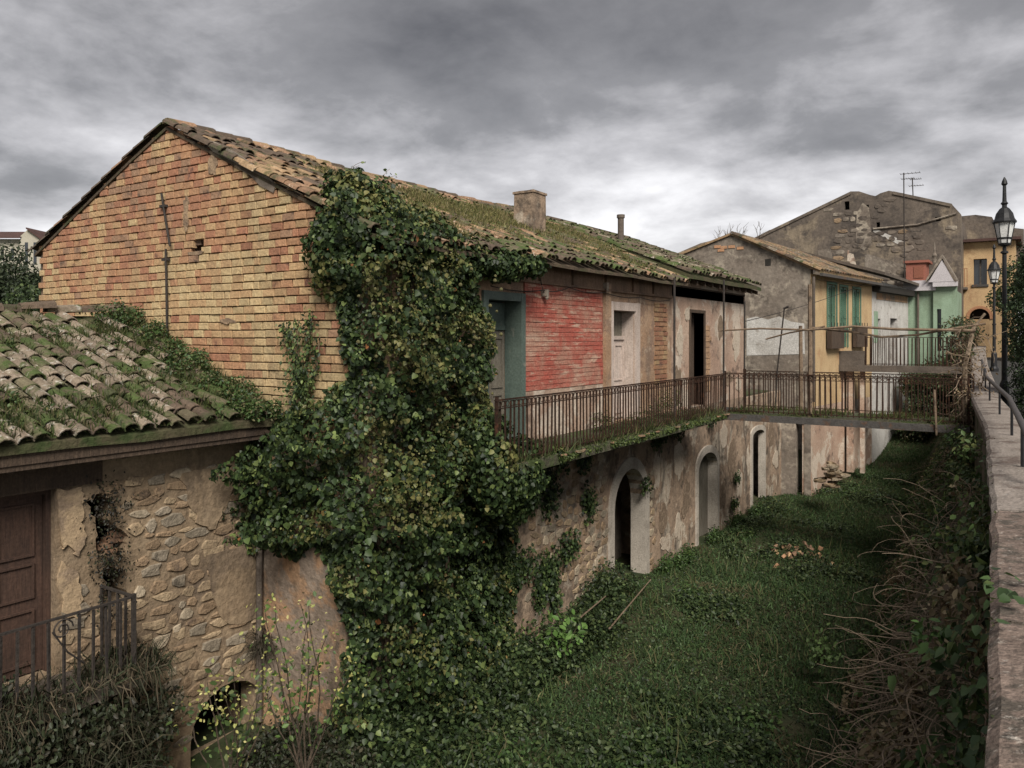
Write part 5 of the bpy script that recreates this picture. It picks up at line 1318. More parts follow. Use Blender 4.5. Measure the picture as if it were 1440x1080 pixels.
# larger single leaves on the outside
lm = []
for k, c in enumerate([(.05, .085, .03), (.075, .12, .04), (.035, .06, .022), (.12, .15, .05)]):
    m = mat('ivy_leaf_tone', c, tuple(v * .8 for v in c), 30, rough=.45, bump=.1, rand=.25); MATS.pop('ivy_leaf_tone')
    b = MB(); b.add(IVY[0] * .105, IVY[1]); lm.append(b.mesh('leaf', m))
pos, nn, P3, q = ivy_sheet(900, ipoly, 1.0)
vis = [i for i in range(len(pos)) if q[i] > .9][:260]
for i in vis:
    n_ = Vector(nn[i]) + Vector((rnd.gauss(0, .35), rnd.gauss(0, .35), .4 + rnd.gauss(0, .3))); n_.normalize()
    tip = Vector((rnd.gauss(0, .4), rnd.gauss(0, .4), -1)); tip = (tip - n_ * tip.dot(n_)).normalized(); sd = tip.cross(n_)
    o = link('leaf', lm[rnd.choice((0, 0, 1, 2, 2, 3))], ivy, pos[i]); o.rotation_euler = Matrix((sd, tip, n_)).transposed().to_euler(); s_ = rnd.uniform(.7, 1.15); o.scale = (s_, s_, s_)
# airy shoots at the very top
PP = []; paths = []
for i in range(7):
    p = Vector((-7.75 + rnd.uniform(-.2, .3), 7.6 + rnd.uniform(-.2, .7), 3.85)); d = Vector((rnd.uniform(-.1, .3), rnd.uniform(0, .6), 1)).normalized(); pts = [p]
    for k in range(5): d = (d + Vector((rnd.gauss(0, .2), rnd.gauss(.1, .2), -.12))).normalized(); p = p + d * .09; pts.append(p); PP += [p + Vector((rnd.gauss(0, .03), rnd.gauss(0, .03), rnd.gauss(0, .03))) for _ in range(2)]
    paths.append((pts, .006, .003))
tubes('top_shoot', paths, M_TWIG, ivy, 3, 'stuff'); N = len(PP)
leaves('top_leaves', np.array(PP), rng.normal(0, 1, (N, 3)), .035 + .03 * rng.random(N), palette(N, IVYC), ivy, OVAL)

# small climber on the brick wall and foliage at the shed corner
cl = thing('wall_climber', 'small thin climber on the brick gable left of the big ivy', 'creeper', tuple(at_y(425, 565, GY - .1)))
PP = []; paths = []
for pts in ([(428, 568), (424, 520), (410, 480), (402, 455)], [(424, 560), (432, 500), (437, 465), (440, 440)], [(426, 540), (418, 490), (420, 450)], [(430, 560), (445, 520), (450, 470)]):
    w = [at_y(px, py, GY - .06) for px, py in pts]; paths.append((w, .014, .005))
    for a, b_ in zip(w[:-1], w[1:]):
        for k in range(75):
            t = rnd.random(); PP.append(a.lerp(b_, t) + Vector((rnd.gauss(0, .05), -abs(rnd.gauss(.03, .05)), rnd.gauss(0, .05))))
for k in range(420): p = at_y(424 + rnd.gauss(0, 9), 540 + rnd.gauss(0, 18), GY - .12); PP.append(p + Vector((0, -abs(rnd.gauss(0, .08)), 0)))
tubes('stem', paths, M_TWIG, cl, 4); N = len(PP)
leaves('foliage', np.array(PP), np.tile([[.2, -1, .4]], (N, 1)), .035 + .035 * rng.random(N), palette(N, IVYC + [(.09, .12, .04)], .25), cl, OVAL, kind='stuff')

# ---- roof weeds and moss
def slope_pts(N, x0, x1, y0, y1, zf):
    x = x0 + (x1 - x0) * rng.random(N); y = y0 + (y1 - y0) * rng.random(N)
    return np.c_[x, y, zf(x)]
mz = lambda x: RZ + (x - RXX) * (EEZ - RZ) / (EX - RXX)
P = slope_pts(44000, -10.6, EX - .02, 8.6, HY1 - .2, mz)
t = (P[:, 0] - (-10.6)) / (EX + 10.6)
dens = vnoise(P, 1.4) * .75 + .35 * vnoise(P, 4.0, 3) + .25 * np.sin(np.clip(t, 0, 1) * math.pi) - .2 * (t < .12) - .45 * (P[:, 0] > EX - .35)
dens -= .3 * (P[:, 1] < 9.2) + .45 * np.clip(1 - t / .3, 0, 1)
P = P[rng.random(len(P)) < np.clip((dens - .46) * 3.4, 0, 1)]; N = len(P)
P[:, 2] += .02
RG = [(.155, .145, .05), (.20, .175, .07), (.12, .12, .04), (.24, .195, .10), (.085, .09, .034)]
o = blades('roof_grass', P, .05 + .13 * rng.random(N) ** 1.5, palette(N, RG, .2), None, .45, .011)
tag(o, 'yellowish green grass and moss growing over the brick house roof tiles', 'grass', kind='stuff')
P = slope_pts(5200, -10.4, EX - .1, 9, HY1 - .3, mz); P = P[vnoise(P, 1.7, 9) > .55]; N = len(P); P[:, 2] += .07 + .06 * rng.random(N)
o = leaves('roof_moss', P, np.tile([[.3, -.2, 1]], (N, 1)), .04 + .05 * rng.random(N), palette(N, [(.08, .10, .026), (.055, .075, .02), (.12, .12, .04)], .25), None, OVAL, .7)
tag(o, 'low moss cushions between the tiles of the brick house roof', 'moss', kind='stuff')
sz_ = lambda x: SRZ + (x - SRX) * (SEZ - SRZ) / (SEX - SRX)
P = slope_pts(42000, SRX, SEX - .02, 2.6, GY - .08, sz_)
dn = vnoise(P, 1.9) * .6 + .4 * vnoise(P, 5, 2) + .55 * np.clip((P[:, 1] - 6.0) / 1.1, 0, 1) + .12 * (P[:, 0] > -9.4)
P = P[rng.random(len(P)) < np.clip((dn - .44) * 2.4, 0, 1)]; N = len(P); P[:, 2] += .01
o = blades('shed_roof_grass', P, .05 + .13 * rng.random(N) ** 1.6, palette(N, [(.05, .07, .02), (.07, .09, .026), (.035, .05, .016), (.10, .09, .04)], .25), None, .5, .010)
tag(o, 'dark green grass growing between the shed roof tiles', 'grass', kind='stuff')
PP = []; 
for k in range(34):
    t = rnd.random(); x = SRX + (SEX - SRX) * t; y = GY - .1 - abs(rnd.gauss(0, .28)); c = (x, y, sz_(x) + .1)
    a, b_ = ellip_pts(c, (.2, .16, .12 + .12 * rnd.random()), 210, .7); PP.append(a)
for k in range(14):
    c = (rnd.uniform(-11.8, -9), rnd.uniform(4, 6.9), 0); c = (c[0], c[1], sz_(c[0]) + .06); a, b_ = ellip_pts(c, (.16, .16, .1), 110, .8); PP.append(a)
for k in range(12):
    a, b_ = ellip_pts((SEX + rnd.uniform(-.2, .05), GY - rnd.uniform(.1, .9), SEZ + .1), (.14, .16, .14), 170, .7); PP.append(a)
pos = np.vstack(PP); N = len(pos)
o = leaves('shed_roof_weeds', pos, np.tile([[.2, -.3, 1]], (N, 1)), .025 + .035 * rng.random(N), palette(N, GREENS + [(.11, .10, .045)], .25), None, OVAL, .8, .3)
tag(o, 'leafy weeds along the shed roof where it meets the brick gable', 'weeds', kind='stuff')

# ---- balcony and footbridge weeds
P = np.c_[FX + .1 + (RXL - FX) * rng.random(9000), 9 + 9.4 * rng.random(9000), np.zeros(9000)]
P = P[rng.random(len(P)) < np.clip((vnoise(P, 2.2) - .38) * 2 + .6 * (P[:, 0] > RXL - .2), 0, 1)]; N = len(P)
o = blades('balcony_grass', P, .06 + .2 * rng.random(N) ** 2, palette(N, [(.05, .07, .02), (.075, .085, .026), (.12, .10, .05), (.035, .05, .016)], .25), None, .5, .008)
tag(o, 'weeds and dry grass on the balcony behind the rusty railing', 'grass', kind='stuff')
PP = []
for k in range(70):
    y = rnd.uniform(10.5, 18.6); a, b_ = ellip_pts((RXL + .08, y, -.06), (.08, .2, .07), 60, .9); PP.append(a)
for (x, y, r, n) in ((-6.9, 16.9, .38, 700), (-6.75, 15.4, .22, 260), (-6.8, 13.4, .25, 260), (-6.6, 14.4, .2, 180)):
    a, b_ = ellip_pts((x, y, r * .8), (r, r, r), n, .8); PP.append(a)
pos = np.vstack(PP); N = len(pos)
o = leaves('balcony_moss', pos, np.tile([[.6, -.2, .8]], (N, 1)), .022 + .035 * rng.random(N), palette(N, [(.06, .085, .022), (.085, .11, .03), (.04, .06, .02)], .25), None, OVAL, .7, .4)
tag(o, 'bright moss and small bushes along the balcony edge', 'moss', kind='stuff')
n0 = 9000; P = np.c_[RXL + (fbx1 - RXL) * rng.random(n0), BY0 + 1.6 * rng.random(n0), np.zeros(n0)]
P = P[rng.random(len(P)) < np.clip((vnoise(P, 2.5) - .3) * 1.8, 0, 1)]; N = len(P)
o = blades('bridge_grass', P, .05 + .15 * rng.random(N) ** 2, palette(N, [(.06, .08, .022), (.09, .10, .03), (.12, .11, .05)], .25), None, .5, .009)
tag(o, 'grass and moss growing on the near footbridge deck', 'grass', kind='stuff')

# ---- valley: grass, undergrowth
def valley_pts(N, y0, y1, x0=-7.2, gap=0.0):
    y = y0 + (y1 - y0) * rng.random(N) ** 1.5
    l = np.interp(y, [p[0] for p in LP], [p[1] for p in LP]) - gap
    x = x0 + (l - x0) * rng.random(N); return np.c_[x, y, gz(x, y)]
P = valley_pts(190000, 6, 50, gap=1.3)
yf = 24 + 24 * rng.random(26000); lf = np.interp(yf, [p[0] for p in LP], [p[1] for p in LP]); xf = -7.2 + (lf + 7.2) * rng.random(26000); P = np.vstack([P, np.c_[xf, yf, gz(xf, yf)]])
c_n = vnoise(P * [1, 1, 0], .9, 1) * .65 + .35 * vnoise(P * [1, 1, 0], 2.7, 4)
P = P[rng.random(len(P)) < np.clip((c_n - .22) * 2.4, .05, 1)]; N = len(P)
tone = vnoise(P * [1, 1, 0], .8, 6)[:, None]
lit = np.clip((P[:, 1:2] - 9) / 10, 0, 1)
colr = palette(N, [(.042, .076, .028), (.060, .104, .036), (.033, .057, .021), (.10, .10, .045)], .25, [.35, .35, .2, .1]) * (.75 + .6 * tone)
o = blades('valley_grass', P, .04 + .12 * rng.random(N) ** 2, colr, None, .45, .012, droop=.3)
tag(o, 'dark green grass covering the overgrown valley floor', 'grass', kind='stuff')
n0 = 26000; P = valley_pts(n0, 7, 36, gap=1.3); pz = vnoise(P * [1, 1, 0], 1.15, 21); P = P[(pz > .68) & (rng.random(n0) < .8)]; N = len(P)
o = blades('dead_grass', P, .06 + .22 * rng.random(N) ** 1.5, palette(N, [(.13, .105, .055), (.10, .085, .04), (.16, .135, .075)], .25), None, .8, .008, droop=.6)
tag(o, 'flattened dead grass in pale patches on the valley floor', 'dead grass', kind='stuff')
n0 = 5000; P = valley_pts(n0, 7, 30, gap=1.2); pz = vnoise(P * [1, 1, 0], 1.6, 33); P = P[pz > .66]; N = len(P)
o = blades('tall_weeds', P, .2 + .3 * rng.random(N), palette(N, [(.06, .095, .032), (.085, .12, .04), (.13, .12, .055)], .25), None, .35, .009, droop=.5)
tag(o, 'taller weeds standing in scattered patches on the valley floor', 'weeds', kind='stuff')
PP = []; CC = []; SZ = []
def clump(c, r, n, cols, s=(.04, .05), sh=.8, j=.25):
    a, b_ = ellip_pts(c, r, n, sh); PP.append(a); CC.append(palette(n, cols, j)); SZ.append(s[0] + s[1] * rng.random(n))
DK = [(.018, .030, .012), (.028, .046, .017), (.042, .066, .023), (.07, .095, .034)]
q = 0
while q < 340:
    y = 7 + 26 * rnd.random() ** 1.3; x = rnd.uniform(-7.1, Lx(y) - 1.2)
    if vnoise(np.array([[x, y, 0]]), .75, 8)[0] < (.58 if x > -6.2 else .3) and y > 9.5: continue
    if x < -6.0 and 13.6 < y < 17: continue
    r = rnd.uniform(.18, .5); z_ = float(gz(x, y))
    clump((x, y, z_ + r * .15), (r, r, r * rnd.uniform(.22, .55)), int(480 * r + 60), DK if rnd.random() < .8 else GREENS, (.04, .06)); q += 1
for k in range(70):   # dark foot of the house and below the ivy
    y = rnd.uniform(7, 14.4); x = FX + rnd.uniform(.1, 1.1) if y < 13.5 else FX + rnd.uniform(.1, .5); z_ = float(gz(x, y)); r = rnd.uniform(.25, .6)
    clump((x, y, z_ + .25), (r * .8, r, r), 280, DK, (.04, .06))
for k in range(22):
    y = rnd.uniform(16.8, 24); x = FX + rnd.uniform(.1, .45); r = rnd.uniform(.12, .28); clump((x, y, float(gz(x, y)) + .15), (r * .7, r, r), 170, GREENS, (.035, .05))
gl = valley_pts(90000, 6.5, 34, gap=1.2); gl = gl[vnoise(gl * [1, 1, 0], 1.3, 14) * .6 + .4 * vnoise(gl * [1, 1, 0], 4.1, 3) > .44]; n_ = len(gl)
gl[:, 2] += .02 + .10 * rng.random(n_) * vnoise(gl * [1, 1, 0], 3.0, 5); PP.append(gl); CC.append(palette(n_, [(.034, .058, .02), (.05, .082, .027), (.075, .105, .036), (.022, .036, .014), (.10, .10, .045)], .25, [.3, .27, .18, .2, .05])); SZ.append(.022 + .045 * rng.random(n_) ** 1.6)
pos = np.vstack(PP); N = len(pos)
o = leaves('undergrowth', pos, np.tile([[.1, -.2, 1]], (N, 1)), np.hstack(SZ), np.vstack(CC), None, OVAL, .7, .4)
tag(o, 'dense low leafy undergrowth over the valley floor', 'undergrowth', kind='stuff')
# creeper hanging over lower facade
pc = [(FX + .1, y, z) for y, z in []]
PP, NN_ = [], []
for k in range(40):
    y = rnd.uniform(10.2, 13.7); z_ = rnd.uniform(-3.4, -.3)
    if y > 12.4 and rnd.random() < .55: continue
    a, b_ = ellip_pts((FX + .08, y, z_), (.12, .28, .35), 150, .9); PP.append(a)
for y, z_, n in ((16.3, -1.5, 90), (16.9, -.6, 120), (17.3, -.45, 120), (18.2, -.5, 160), (20.6, -.4, 120), (22.8, -2.3, 130), (22.5, -3.0, 150), (13.2, -.4, 140), (12.5, -.5, 150)):
    a, b_ = ellip_pts((FX + .1, y, z_), (.1, .3, .25), n, .9); PP.append(a)
pos = np.vstack(PP); N = len(pos); pos[:, 0] = np.maximum(pos[:, 0], FX + .02)
o = leaves('creeper', pos, np.tile([[1, -.2, .3]], (N, 1)), .035 + .05 * rng.random(N), palette(N, IVYC, .25, IVYW), None, IVY, .45)
tag(o, 'patchy creeper hanging on the stone wall left of the arched doorway', 'creeper', kind='stuff')

# ---- bank below the parapet: brambles, dry vines
PP = []; CC = []; SZ = []; Nn = []
for k in range(520):
    y = 5 + 27 * rnd.random() ** 1.25; l = Lx(y); t = rnd.random() ** .8; x = l - .05 - 1.6 * (1 - t); z_ = float(gz(x, y)) + .1
    if t > .8: z_ += rnd.uniform(0, 1.05)
    r = rnd.uniform(.12, .28)
    kk = mnoise.noise(Vector((x * .7, y * .5, 2)))
    cols = (DRY + [(.13, .13, .055), (.26, .21, .12), (.32, .25, .15)]) if kk > .18 else ([(.075, .12, .035), (.10, .15, .045), (.14, .16, .055), (.06, .09, .03)] if rnd.random() < .65 else GREENS)
    clump((x, y, z_), (r, r * 1.1, r * .9), int(300 * r + 25), cols, (.035, .065), .8)
pos = np.vstack(PP); N = len(pos); lx_ = np.interp(pos[:, 1], [p[0] for p in LP], [p[1] for p in LP]); pos[:, 0] = np.minimum(pos[:, 0], lx_ + .03)
o = leaves('bank_brambles', pos, np.tile([[-.7, -.3, .7]], (N, 1)), np.hstack(SZ), np.vstack(CC), None, OVAL, .7, .5)
tag(o, 'mixed green and brown brambles covering the bank below the parapet', 'brambles', kind='stuff')
paths = []
for k in range(560):
    y = 5.5 + 6.5 * rnd.random() if k < 450 else rnd.uniform(12, 24); l = Lx(y); x = l - rnd.uniform(.1, 1.35)
    p = Vector((x, y, float(gz(x, y)) + rnd.uniform(.2, .62))); d = Vector((rnd.gauss(0, .8), rnd.gauss(0, 1), rnd.gauss(.2, .4))).normalized(); pts = [p]
    ax = Vector((rnd.gauss(0, .4), rnd.gauss(0, .4), 1)).normalized(); tw = rnd.gauss(0, .22); stp = rnd.uniform(.04, .10)
    for i in range(11):
        d = (Matrix.Rotation(tw, 3, ax) @ d + Vector((rnd.gauss(0, .14), rnd.gauss(0, .14), rnd.gauss(-.07, .14)))).normalized(); p = p + d * stp; p.x = min(max(p.x, Lx(p.y) - 1.6), Lx(p.y) - .03)
        p.z = max(p.z, float(gz(p.x, p.y)) + .05); pts.append(p)
    paths.append((pts, rnd.uniform(.004, .0095), .0025))
o = tubes('dry_vines', paths, M_TWIG, None, 4); tag(o, 'tangle of dry brown vine stems on the bank below the parapet', 'dry vines', kind='stuff')
# vine leaves beside and over the coping
PP = []; NN = []
for k in range(330):
    y = 3.2 + 8 * rnd.random() ** 1.3; l = Lx(y); PP.append((l - abs(rnd.gauss(.06, .12)), y, rnd.uniform(-1.1, .56))); NN.append((-1, -.3, .5))
for k in range(60):
    t = rnd.random(); y = 3.9 + .6 * t + rnd.gauss(0, .1); PP.append((Lx(y) + .5 * rnd.random() ** 1.4, y, .64 + .04 * rnd.random())); NN.append((0, -.2, 1))
N = len(PP)
o = leaves('parapet_vine', np.array(PP), np.array(NN), np.where(np.array(PP)[:, 2] > .6, .030, .042) + .035 * rng.random(N), palette(N, [(.04, .07, .026), (.055, .09, .03), (.03, .05, .02), (.08, .11, .035)], .25), None, IVY, .45, .8)
tag(o, 'broad leaved vine creeping over the edge of the near parapet', 'vine', kind='stuff')

PP = []
for yb in breaks[1:9]:
    for k in range(60): PP.append((Lx(yb) + .5 * rnd.random(), yb + rnd.gauss(0, .014), Lz(yb) - .012 + .012 * rnd.random()))
for k in range(420):
    y = 2.3 + 8 * rnd.random(); PP.append((Lx(y) + .02 + abs(rnd.gauss(0, .02)), y, Lz(y) - .02))
P = np.array(PP); N = len(P)
o = leaves('parapet_moss', P, np.tile([[0, 0, 1]], (N, 1)), .012 + .014 * rng.random(N), palette(N, [(.05, .06, .022), (.07, .075, .03), (.04, .045, .02)], .25), None, OVAL, .6, .2)
tag(o, 'moss in the joints and along the edge of the parapet coping', 'moss', kind='stuff')
for i, (a, b_, lab) in enumerate(((at_y(1047, 452, 20.2), at_w(1232, 392, 33), 'thin black wire from the iron post to the yellow house eave'), (at_w(1145, 392, 27), at_w(1296, 402, 36), 'thin black wire along the fronts of the yellow and white houses'))):
    w_ = MB(); pts = []
    for k in range(17):
        t = k / 16; p = a.lerp(b_, t); p.z -= .5 * t * (1 - t); pts.append(p)
    w_.tube(pts, .010, n=4); tag(w_.build('wire', M_DARKIRON), lab, 'wire')

# ---- single plants
def spindly(name, base, H, n_st, label, cat, cols, flower=None, spread=.35, leafn=16, grp=None, ls=(.04, .05)):
    t = thing(name, label, cat, base, grp); base = Vector(base); paths = []; PP = []; FF = []
    for i in range(n_st):
        p = base + Vector((rnd.gauss(0, .06), rnd.gauss(0, .06), 0)); d = Vector((rnd.gauss(0, spread), rnd.gauss(0, spread), 1)).normalized(); pts = [p]; h = H * rnd.uniform(.6, 1)
        for k in range(8):
            d = (d + Vector((rnd.gauss(0, .1), rnd.gauss(0, .1), .05))).normalized(); p = p + d * h / 8; pts.append(p)
            if k > 1:
                for _ in range(leafn // 6):
                    PP.append(p + Vector((rnd.gauss(0, .09), rnd.gauss(0, .09), rnd.gauss(0, .07))))
            if flower and k > 3:
                for _ in range(5): FF.append(p + Vector((rnd.gauss(0, .1), rnd.gauss(0, .1), rnd.gauss(.02, .06))))
        paths.append((pts, .011, .004))
    tubes('stem', paths, M_BARK, t, 4); N = len(PP)
    leaves('foliage', np.array(PP), np.tile([[.2, -.4, .8]], (N, 1)), ls[0] + ls[1] * rng.random(N), palette(N, cols, .22), t, OVAL, .6, .6)
    if flower:
        N = len(FF); leaves('flowers', np.array(FF), np.tile([[.2, -.4, .8]], (N, 1)), (.028 + .03 * rng.random(N)), palette(N, flower, .15), t, OVAL, .8, 0, kind='stuff')
    return t
YEL = [(.36, .34, .11), (.46, .42, .18), (.27, .28, .08)]
spindly('flowering_shrub', tuple(at_w(430, 1090, 8.7)), 2.0, 11, 'tall thin shrub with yellowish flowers before the rusty plaster wall', 'shrub', [(.07, .12, .03), (.10, .15, .04), (.05, .085, .025)], YEL, .26, 26)
spindly('flowering_bush', tuple(at_w(325, 1100, 8.3)), 1.35, 9, 'bushy shrub with yellow flowers in front of the dark shed arch', 'shrub', [(.06, .095, .028), (.035, .06, .02), (.09, .11, .035)], YEL, .34, 22)
spindly('young_fig', tuple(at_z(790, 925, -3.35)), .75, 6, 'small bright green sapling at the foot of the ivy', 'sapling', [(.10, .19, .045), (.13, .23, .06)], None, .35, 22, None, (.07, .08))
spindly('leafy_weed', tuple(at_z(1150, 935, -3.35)), .5, 6, 'pale green leafy weed in the valley near the brambles', 'weed', [(.08, .13, .04), (.10, .15, .05)], None, .5, 24, None, (.05, .06))
# hanging dry grass on the shed balcony
n0 = 5200; P = np.c_[-8.9 + .75 * rng.random(n0), 2.2 + (ye + .35 - 2.2) * rng.random(n0), -1.93 + .02 * rng.random(n0)]
P = P[rng.random(len(P)) < np.clip((vnoise(P, 2.0, 2) - .25) * 2, .1, 1)]; N = len(P)
o = blades('balcony_tuft', P, .15 + .4 * rng.random(N), palette(N, [(.05, .055, .03), (.085, .07, .045), (.035, .045, .022), (.11, .085, .055)], .25), None, .55, .007, up=(.5, -.1, .5), droop=1.6)
tag(o, 'long drooping dry grass hanging from the shed balcony', 'grass', kind='stuff')
PP = []
for k in range(40):
    p = at_x(rnd.uniform(0, 225), rnd.uniform(985, 1085), SX + .5); a, b_ = ellip_pts((p.x + rnd.uniform(-.2, .5), p.y, p.z), (.3, .35, .28), 190, .8); PP.append(a)
for k in range(60):
    a, b_ = ellip_pts((rnd.uniform(-8.1, -6.7), rnd.uniform(6.2, 7.1), -3.5 + rnd.uniform(0, .25)), (.3, .3, .28), 210, .8); PP.append(a)
pos = np.vstack(PP); N = len(pos)
o = leaves('shed_undergrowth', pos, np.tile([[.5, -.3, .8]], (N, 1)), .03 + .05 * rng.random(N), palette(N, [(.028, .036, .018), (.04, .05, .024), (.05, .045, .028)], .25), None, OVAL, .7)
tag(o, 'dark bushy undergrowth at the foot of the stone shed', 'undergrowth', kind='stuff')
P = np.c_[SX + .1 + 1.2 * rng.random(5200), 2.3 + 2.5 * rng.random(5200), -3.3 + 1.0 * rng.random(5200)]; P = P[vnoise(P, 1.5, 6) > .42]; N = len(P)
o = blades('shed_dry_grass', P, .2 + .4 * rng.random(N), palette(N, [(.05, .05, .03), (.08, .068, .042), (.04, .048, .024)], .25), None, .6, .006, droop=1.2)
tag(o, 'dark dry grass tangled in the undergrowth below the shed balcony', 'dry grass', kind='stuff')
PP = []
for k in range(900):
    px_, py_ = rnd.gauss(155, 15), rnd.choice((rnd.gauss(712, 22), rnd.gauss(790, 14), rnd.uniform(690, 880))); p = at_x(px_, py_, SX + .04 + abs(rnd.gauss(0, .03))); PP.append(p)
N = len(PP); o = leaves('withered_creeper', np.array(PP), np.tile([[1, -.2, .2]], (N, 1)), .018 + .03 * rng.random(N), palette(N, [(.018, .016, .012), (.03, .025, .016), (.025, .03, .014), (.012, .012, .009)], .3), None, OVAL, .7, .8)
tag(o, 'black withered creeper round the broken cavities beside the shed door', 'creeper', kind='stuff')
# tuft by the downpipe
P = np.tile(np.array(at_x(372, 905, SX + .1)), (420, 1)) + rng.normal(0, .06, (420, 3)); 
o = blades('wall_tuft', P, .2 + .25 * rng.random(420), palette(420, [(.045, .04, .028), (.07, .06, .04)], .2), None, .6, .006, up=(.5, -.2, .3), droop=1.0)
tag(o, 'dark dry grass tuft growing from the wall beside the downpipe', 'grass tuft', kind='stuff')

# ---- dead vine tangle at the end of the footbridge
dv = thing('dead_vine', 'dead brown vine tangled round the post where the near footbridge meets the parapet', 'dead vine', (Lx(19) - .1, 18.9, -.1))
b = MB(); b.tube([(Lx(19) - .12, 18.7, -.1), (Lx(19) - .1, 18.75, 1.2), (Lx(19) + .05, 18.8, 2.0), (Lx(19) + .25, 18.9, 2.3)], .06, .03, n=6); b.build('trunk', M_TWIG, dv)
paths = []
for k in range(90):
    p = Vector((Lx(19) - .05 + rnd.gauss(0, .15), 18.8 + rnd.gauss(0, .2), rnd.uniform(-.2, 2.0))); d = Vector((rnd.gauss(.1, .6), rnd.gauss(0, .5), rnd.gauss(.2, .7))).normalized(); pts = [p]
    for i in range(6): d = (d + Vector((rnd.gauss(0, .35), rnd.gauss(0, .35), rnd.gauss(-.15, .3)))).normalized(); p = p + d * .1; pts.append(p)
    paths.append((pts, .011, .004))
tubes('twig', paths, M_TWIG, dv, 4)['kind'] = 'stuff'; PP = []
for pts, a, b_ in paths: PP += [pts[3] + Vector((rnd.gauss(0, .06), rnd.gauss(0, .06), rnd.gauss(0, .06))) for _ in range(7)]
N = len(PP); leaves('dry_leaves', np.array(PP), rng.normal(0, 1, (N, 3)), .035 + .035 * rng.random(N), palette(N, DRY, .25), dv, OVAL, kind='stuff')

# ---- trees
def tree(name, label, base, H, crown_blobs, cols, leaf, trunk_r=.12, cat='tree', grp=None, shape=OVAL, hang=.4):
    t = thing(name, label, cat, base, grp); b0 = Vector(base); b = MB()
    b.tube([b0 + Vector((0, 0, -.3)), b0 + Vector((.03, .02, H * .4)), b0 + Vector((0, 0, H * .8))], trunk_r, trunk_r * .35, n=7)
    for (c, r, n) in crown_blobs:
        c = b0 + Vector(c); b.tube([b0 + Vector((0, 0, H * .35)), b0.lerp(c, .6) + Vector((0, 0, .1)), c], trunk_r * .4, trunk_r * .1, n=5)
    b.build('trunk', M_BARK, t); PP = []; NN = []
    for (c, r, n) in crown_blobs:
        a, q_ = ellip_pts(tuple(b0 + Vector(c)), r, n, .6); PP.append(a); NN.append(q_)
    pos = np.vstack(PP); N = len(pos); ton = (.75 + .5 * vnoise(pos, 2.2))[:, None]
    leaves('crown', pos, np.vstack(NN), leaf[0] + leaf[1] * rng.random(N), palette(N, cols, .22) * ton, t, shape, .7, hang, kind='stuff'); return t
blb = [((rnd.gauss(0, .10), rnd.gauss(0, .10), z_), (.74 * (1 - max(0, z_ - 2.2) / 5.2), .74 * (1 - max(0, z_ - 2.2) / 5.2), .5), 4200) for z_ in np.arange(.3, 4.2, .4)]
tree('cypress_tree', 'dense dark green cypress at the right edge beside the street', (.27, 19.9, 0), 4.3, blb, [(.032, .05, .022), (.042, .064, .028), (.024, .04, .018)], (.035, .04), .12, 'tree', None, OVAL, -.6)
b0 = at_w(1462, 520, 36)
tree('street_tree', 'dark broad tree behind the cypress at the street end', (b0.x, b0.y, 0), 5.5, [((rnd.gauss(0, .8), rnd.gauss(0, .8), rnd.uniform(.8, 5.0)), (.9, .9, .8), 900) for _ in range(13)], DK, (.08, .08), .18)
b0 = at_w(12, 440, 20); blb = [((rnd.gauss(0, 1.0), rnd.gauss(0, .8), rnd.uniform(.8, 3.2)), (.75, .75, .6), 900) for _ in range(14)]
zg = -3.9
tree('dark_bush_tree', 'dark bushy tree behind the shed left of the brick gable', (b0.x, b0.y, -2.0), 5.0, [((c[0], c[1], c[2] + 1.5), r, n) for c, r, n in blb], DK, (.06, .07), .15)
for i, (px, py, w, s_, lb) in enumerate([(8, 392, 48, 2.2, 'dark round tree on the slope below the cream hill house'), (40, 385, 60, 2.6, 'dark tree right of the cream hill house against the gable'), (-25, 375, 70, 3.0, 'dark tree at left picture edge below the hill house')]):
    c = at_w(px, py, w); zb_ = c.z - 3.5 * s_ / 2
    tree('hillside_tree', lb, (c.x, c.y, zb_ - 1), 4, [((rnd.gauss(0, s_ * .5), rnd.gauss(0, s_ * .5), c.z - zb_ + 1 + rnd.uniform(-s_ * 1.2, s_ * .36)), (s_ * .7, s_ * .7, s_ * .6), 800) for _ in range(9)], [(.03, .042, .02), (.042, .055, .025), (.025, .035, .018)], (.16, .16), .2, 'tree', 'trees on the hillside')
b0 = at_y(1040, 335, 38)
bt = thing('bare_tree', 'leafless tree showing thin twigs above the grey gable', 'tree', (b0.x, b0.y, b0.z - 5)); paths = [([b0 - Vector((0, 0, 5)), b0 - Vector((0, 0, .8))], .12, .06)]
def twig(p, d, L, r, lv):
    pts = [p]
    for i in range(4): d = (d + Vector((rnd.gauss(0, .15), rnd.gauss(0, .15), .05))).normalized(); p = p + d * L / 4; pts.append(p)
    paths.append((pts, r, r * .5))
    if lv:
        for q in range(4): twig(pts[rnd.randrange(2, 5)], (d + Vector((rnd.gauss(0, .6), rnd.gauss(0, .6), .2))).normalized(), L * .62, r * .55, lv - 1)
for dx in (-1.1, -.2, .4, .8): twig(b0 + Vector((dx * .5, 0, -.9)), Vector((dx * .5, 0, 1)).normalized(), .95, .03, 2)
tubes('branch', paths, M_BARK, bt, 4)
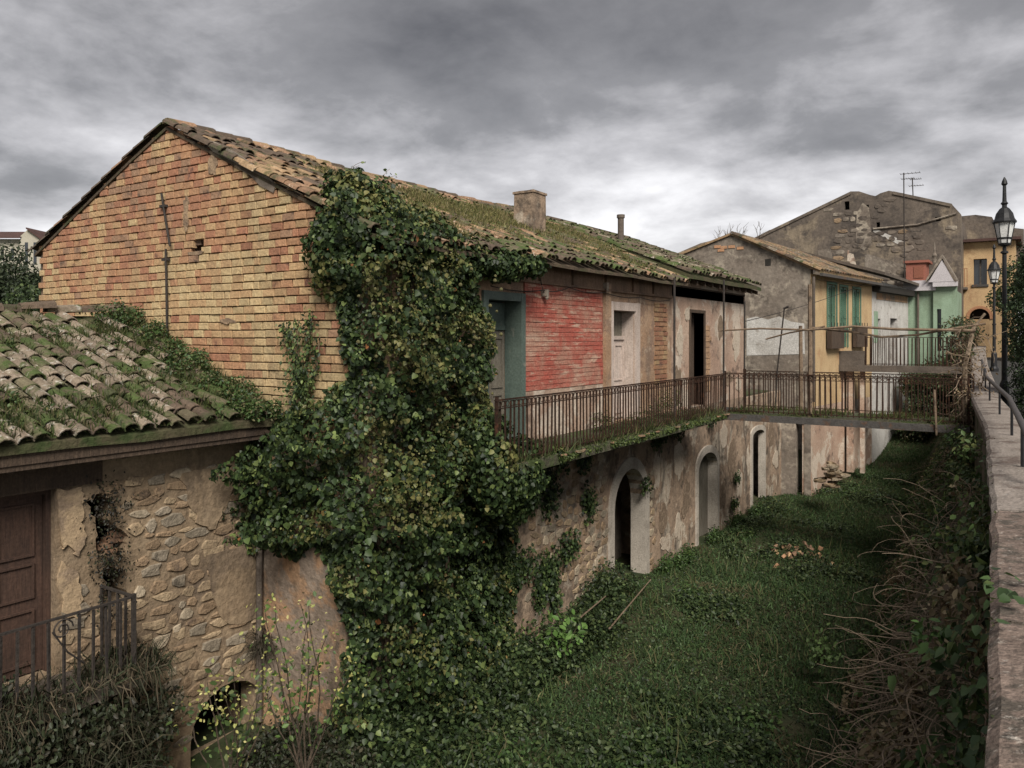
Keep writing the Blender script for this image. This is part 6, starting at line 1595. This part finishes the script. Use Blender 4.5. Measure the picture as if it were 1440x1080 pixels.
# far thicket closing the valley beyond the second footbridge
PP = []
for k in range(70):
    y = rnd.uniform(36.8, 39.2) if k < 45 else rnd.uniform(42, 52); x = rnd.uniform(-4.4, Lx(y) - .2); z_ = float(gz(x, y)); r = rnd.uniform(.45, .85); a, b_ = ellip_pts((x, y, z_ + .5 + (rnd.uniform(0, 2.1) if k < 45 else 0)), (r, r, r * .9), 420, .6); PP.append(a)
pos = np.vstack(PP); N = len(pos)
o = leaves('thicket', pos, np.tile([[.2, -.6, .6]], (N, 1)), .07 + .08 * rng.random(N), palette(N, DK + [(.08, .08, .03), (.11, .09, .05)], .25), None, OVAL, .7)
tag(o, 'dark thicket closing the valley under the farther footbridge', 'thicket', kind='stuff')
# rubble heap and sticks in the valley
rp_ = thing('rubble_heap', 'small heap of broken pinkish bricks on the valley grass', 'rubble', tuple(at_z(1120, 772, -3.4)))
c0 = at_z(1120, 772, -3.4)
for k in range(30):
    x, y = c0.x + rnd.gauss(0, .36), c0.y + rnd.gauss(0, .30); o = link('brick', bmesh_[(rnd.choice((4, 4, 1, 2)), rnd.choice((1, 1, 2)))], rp_, (x, y, float(gz(x, y)) + rnd.uniform(.0, .07))); o.rotation_euler = (rnd.uniform(-1, 1), rnd.uniform(-1, 1), rnd.uniform(0, 6))
sm_ = thing('stone_stump', 'low pile of flat stones left of the valley under the footbridge', 'stone pile', tuple(at_z(1170, 650, -3.2)))
c0 = at_w(1172, 660, 24)
for k in range(16):
    o = link('stone', STONE_ME[rnd.choice((0, 2, 3))][rnd.randrange(5)], sm_, (c0.x + rnd.gauss(0, .2), c0.y + rnd.gauss(0, .2), c0.z - .5 + .09 * (k // 2))); o.scale = (.4, .06, .35); o.rotation_euler = (R(90) + rnd.gauss(0, .1), 0, rnd.uniform(0, 6))
for a, b_, lb in (((872, 866), (915, 815), 'bare stick leaning right of the arched doorway'), ((826, 860), (852, 838), 'short pale stick leaning at the foot of the stone wall')):
    w = [at_x(a[0], a[1], FX + 1.2), at_x(b_[0], b_[1], FX + .9)]; t = MB(); t.tube([w[0] - (w[1] - w[0]) * .3, w[0], w[1]], .016, .011, n=5); tag(t.build('stick', M_BAMBOO), lb, 'stick')
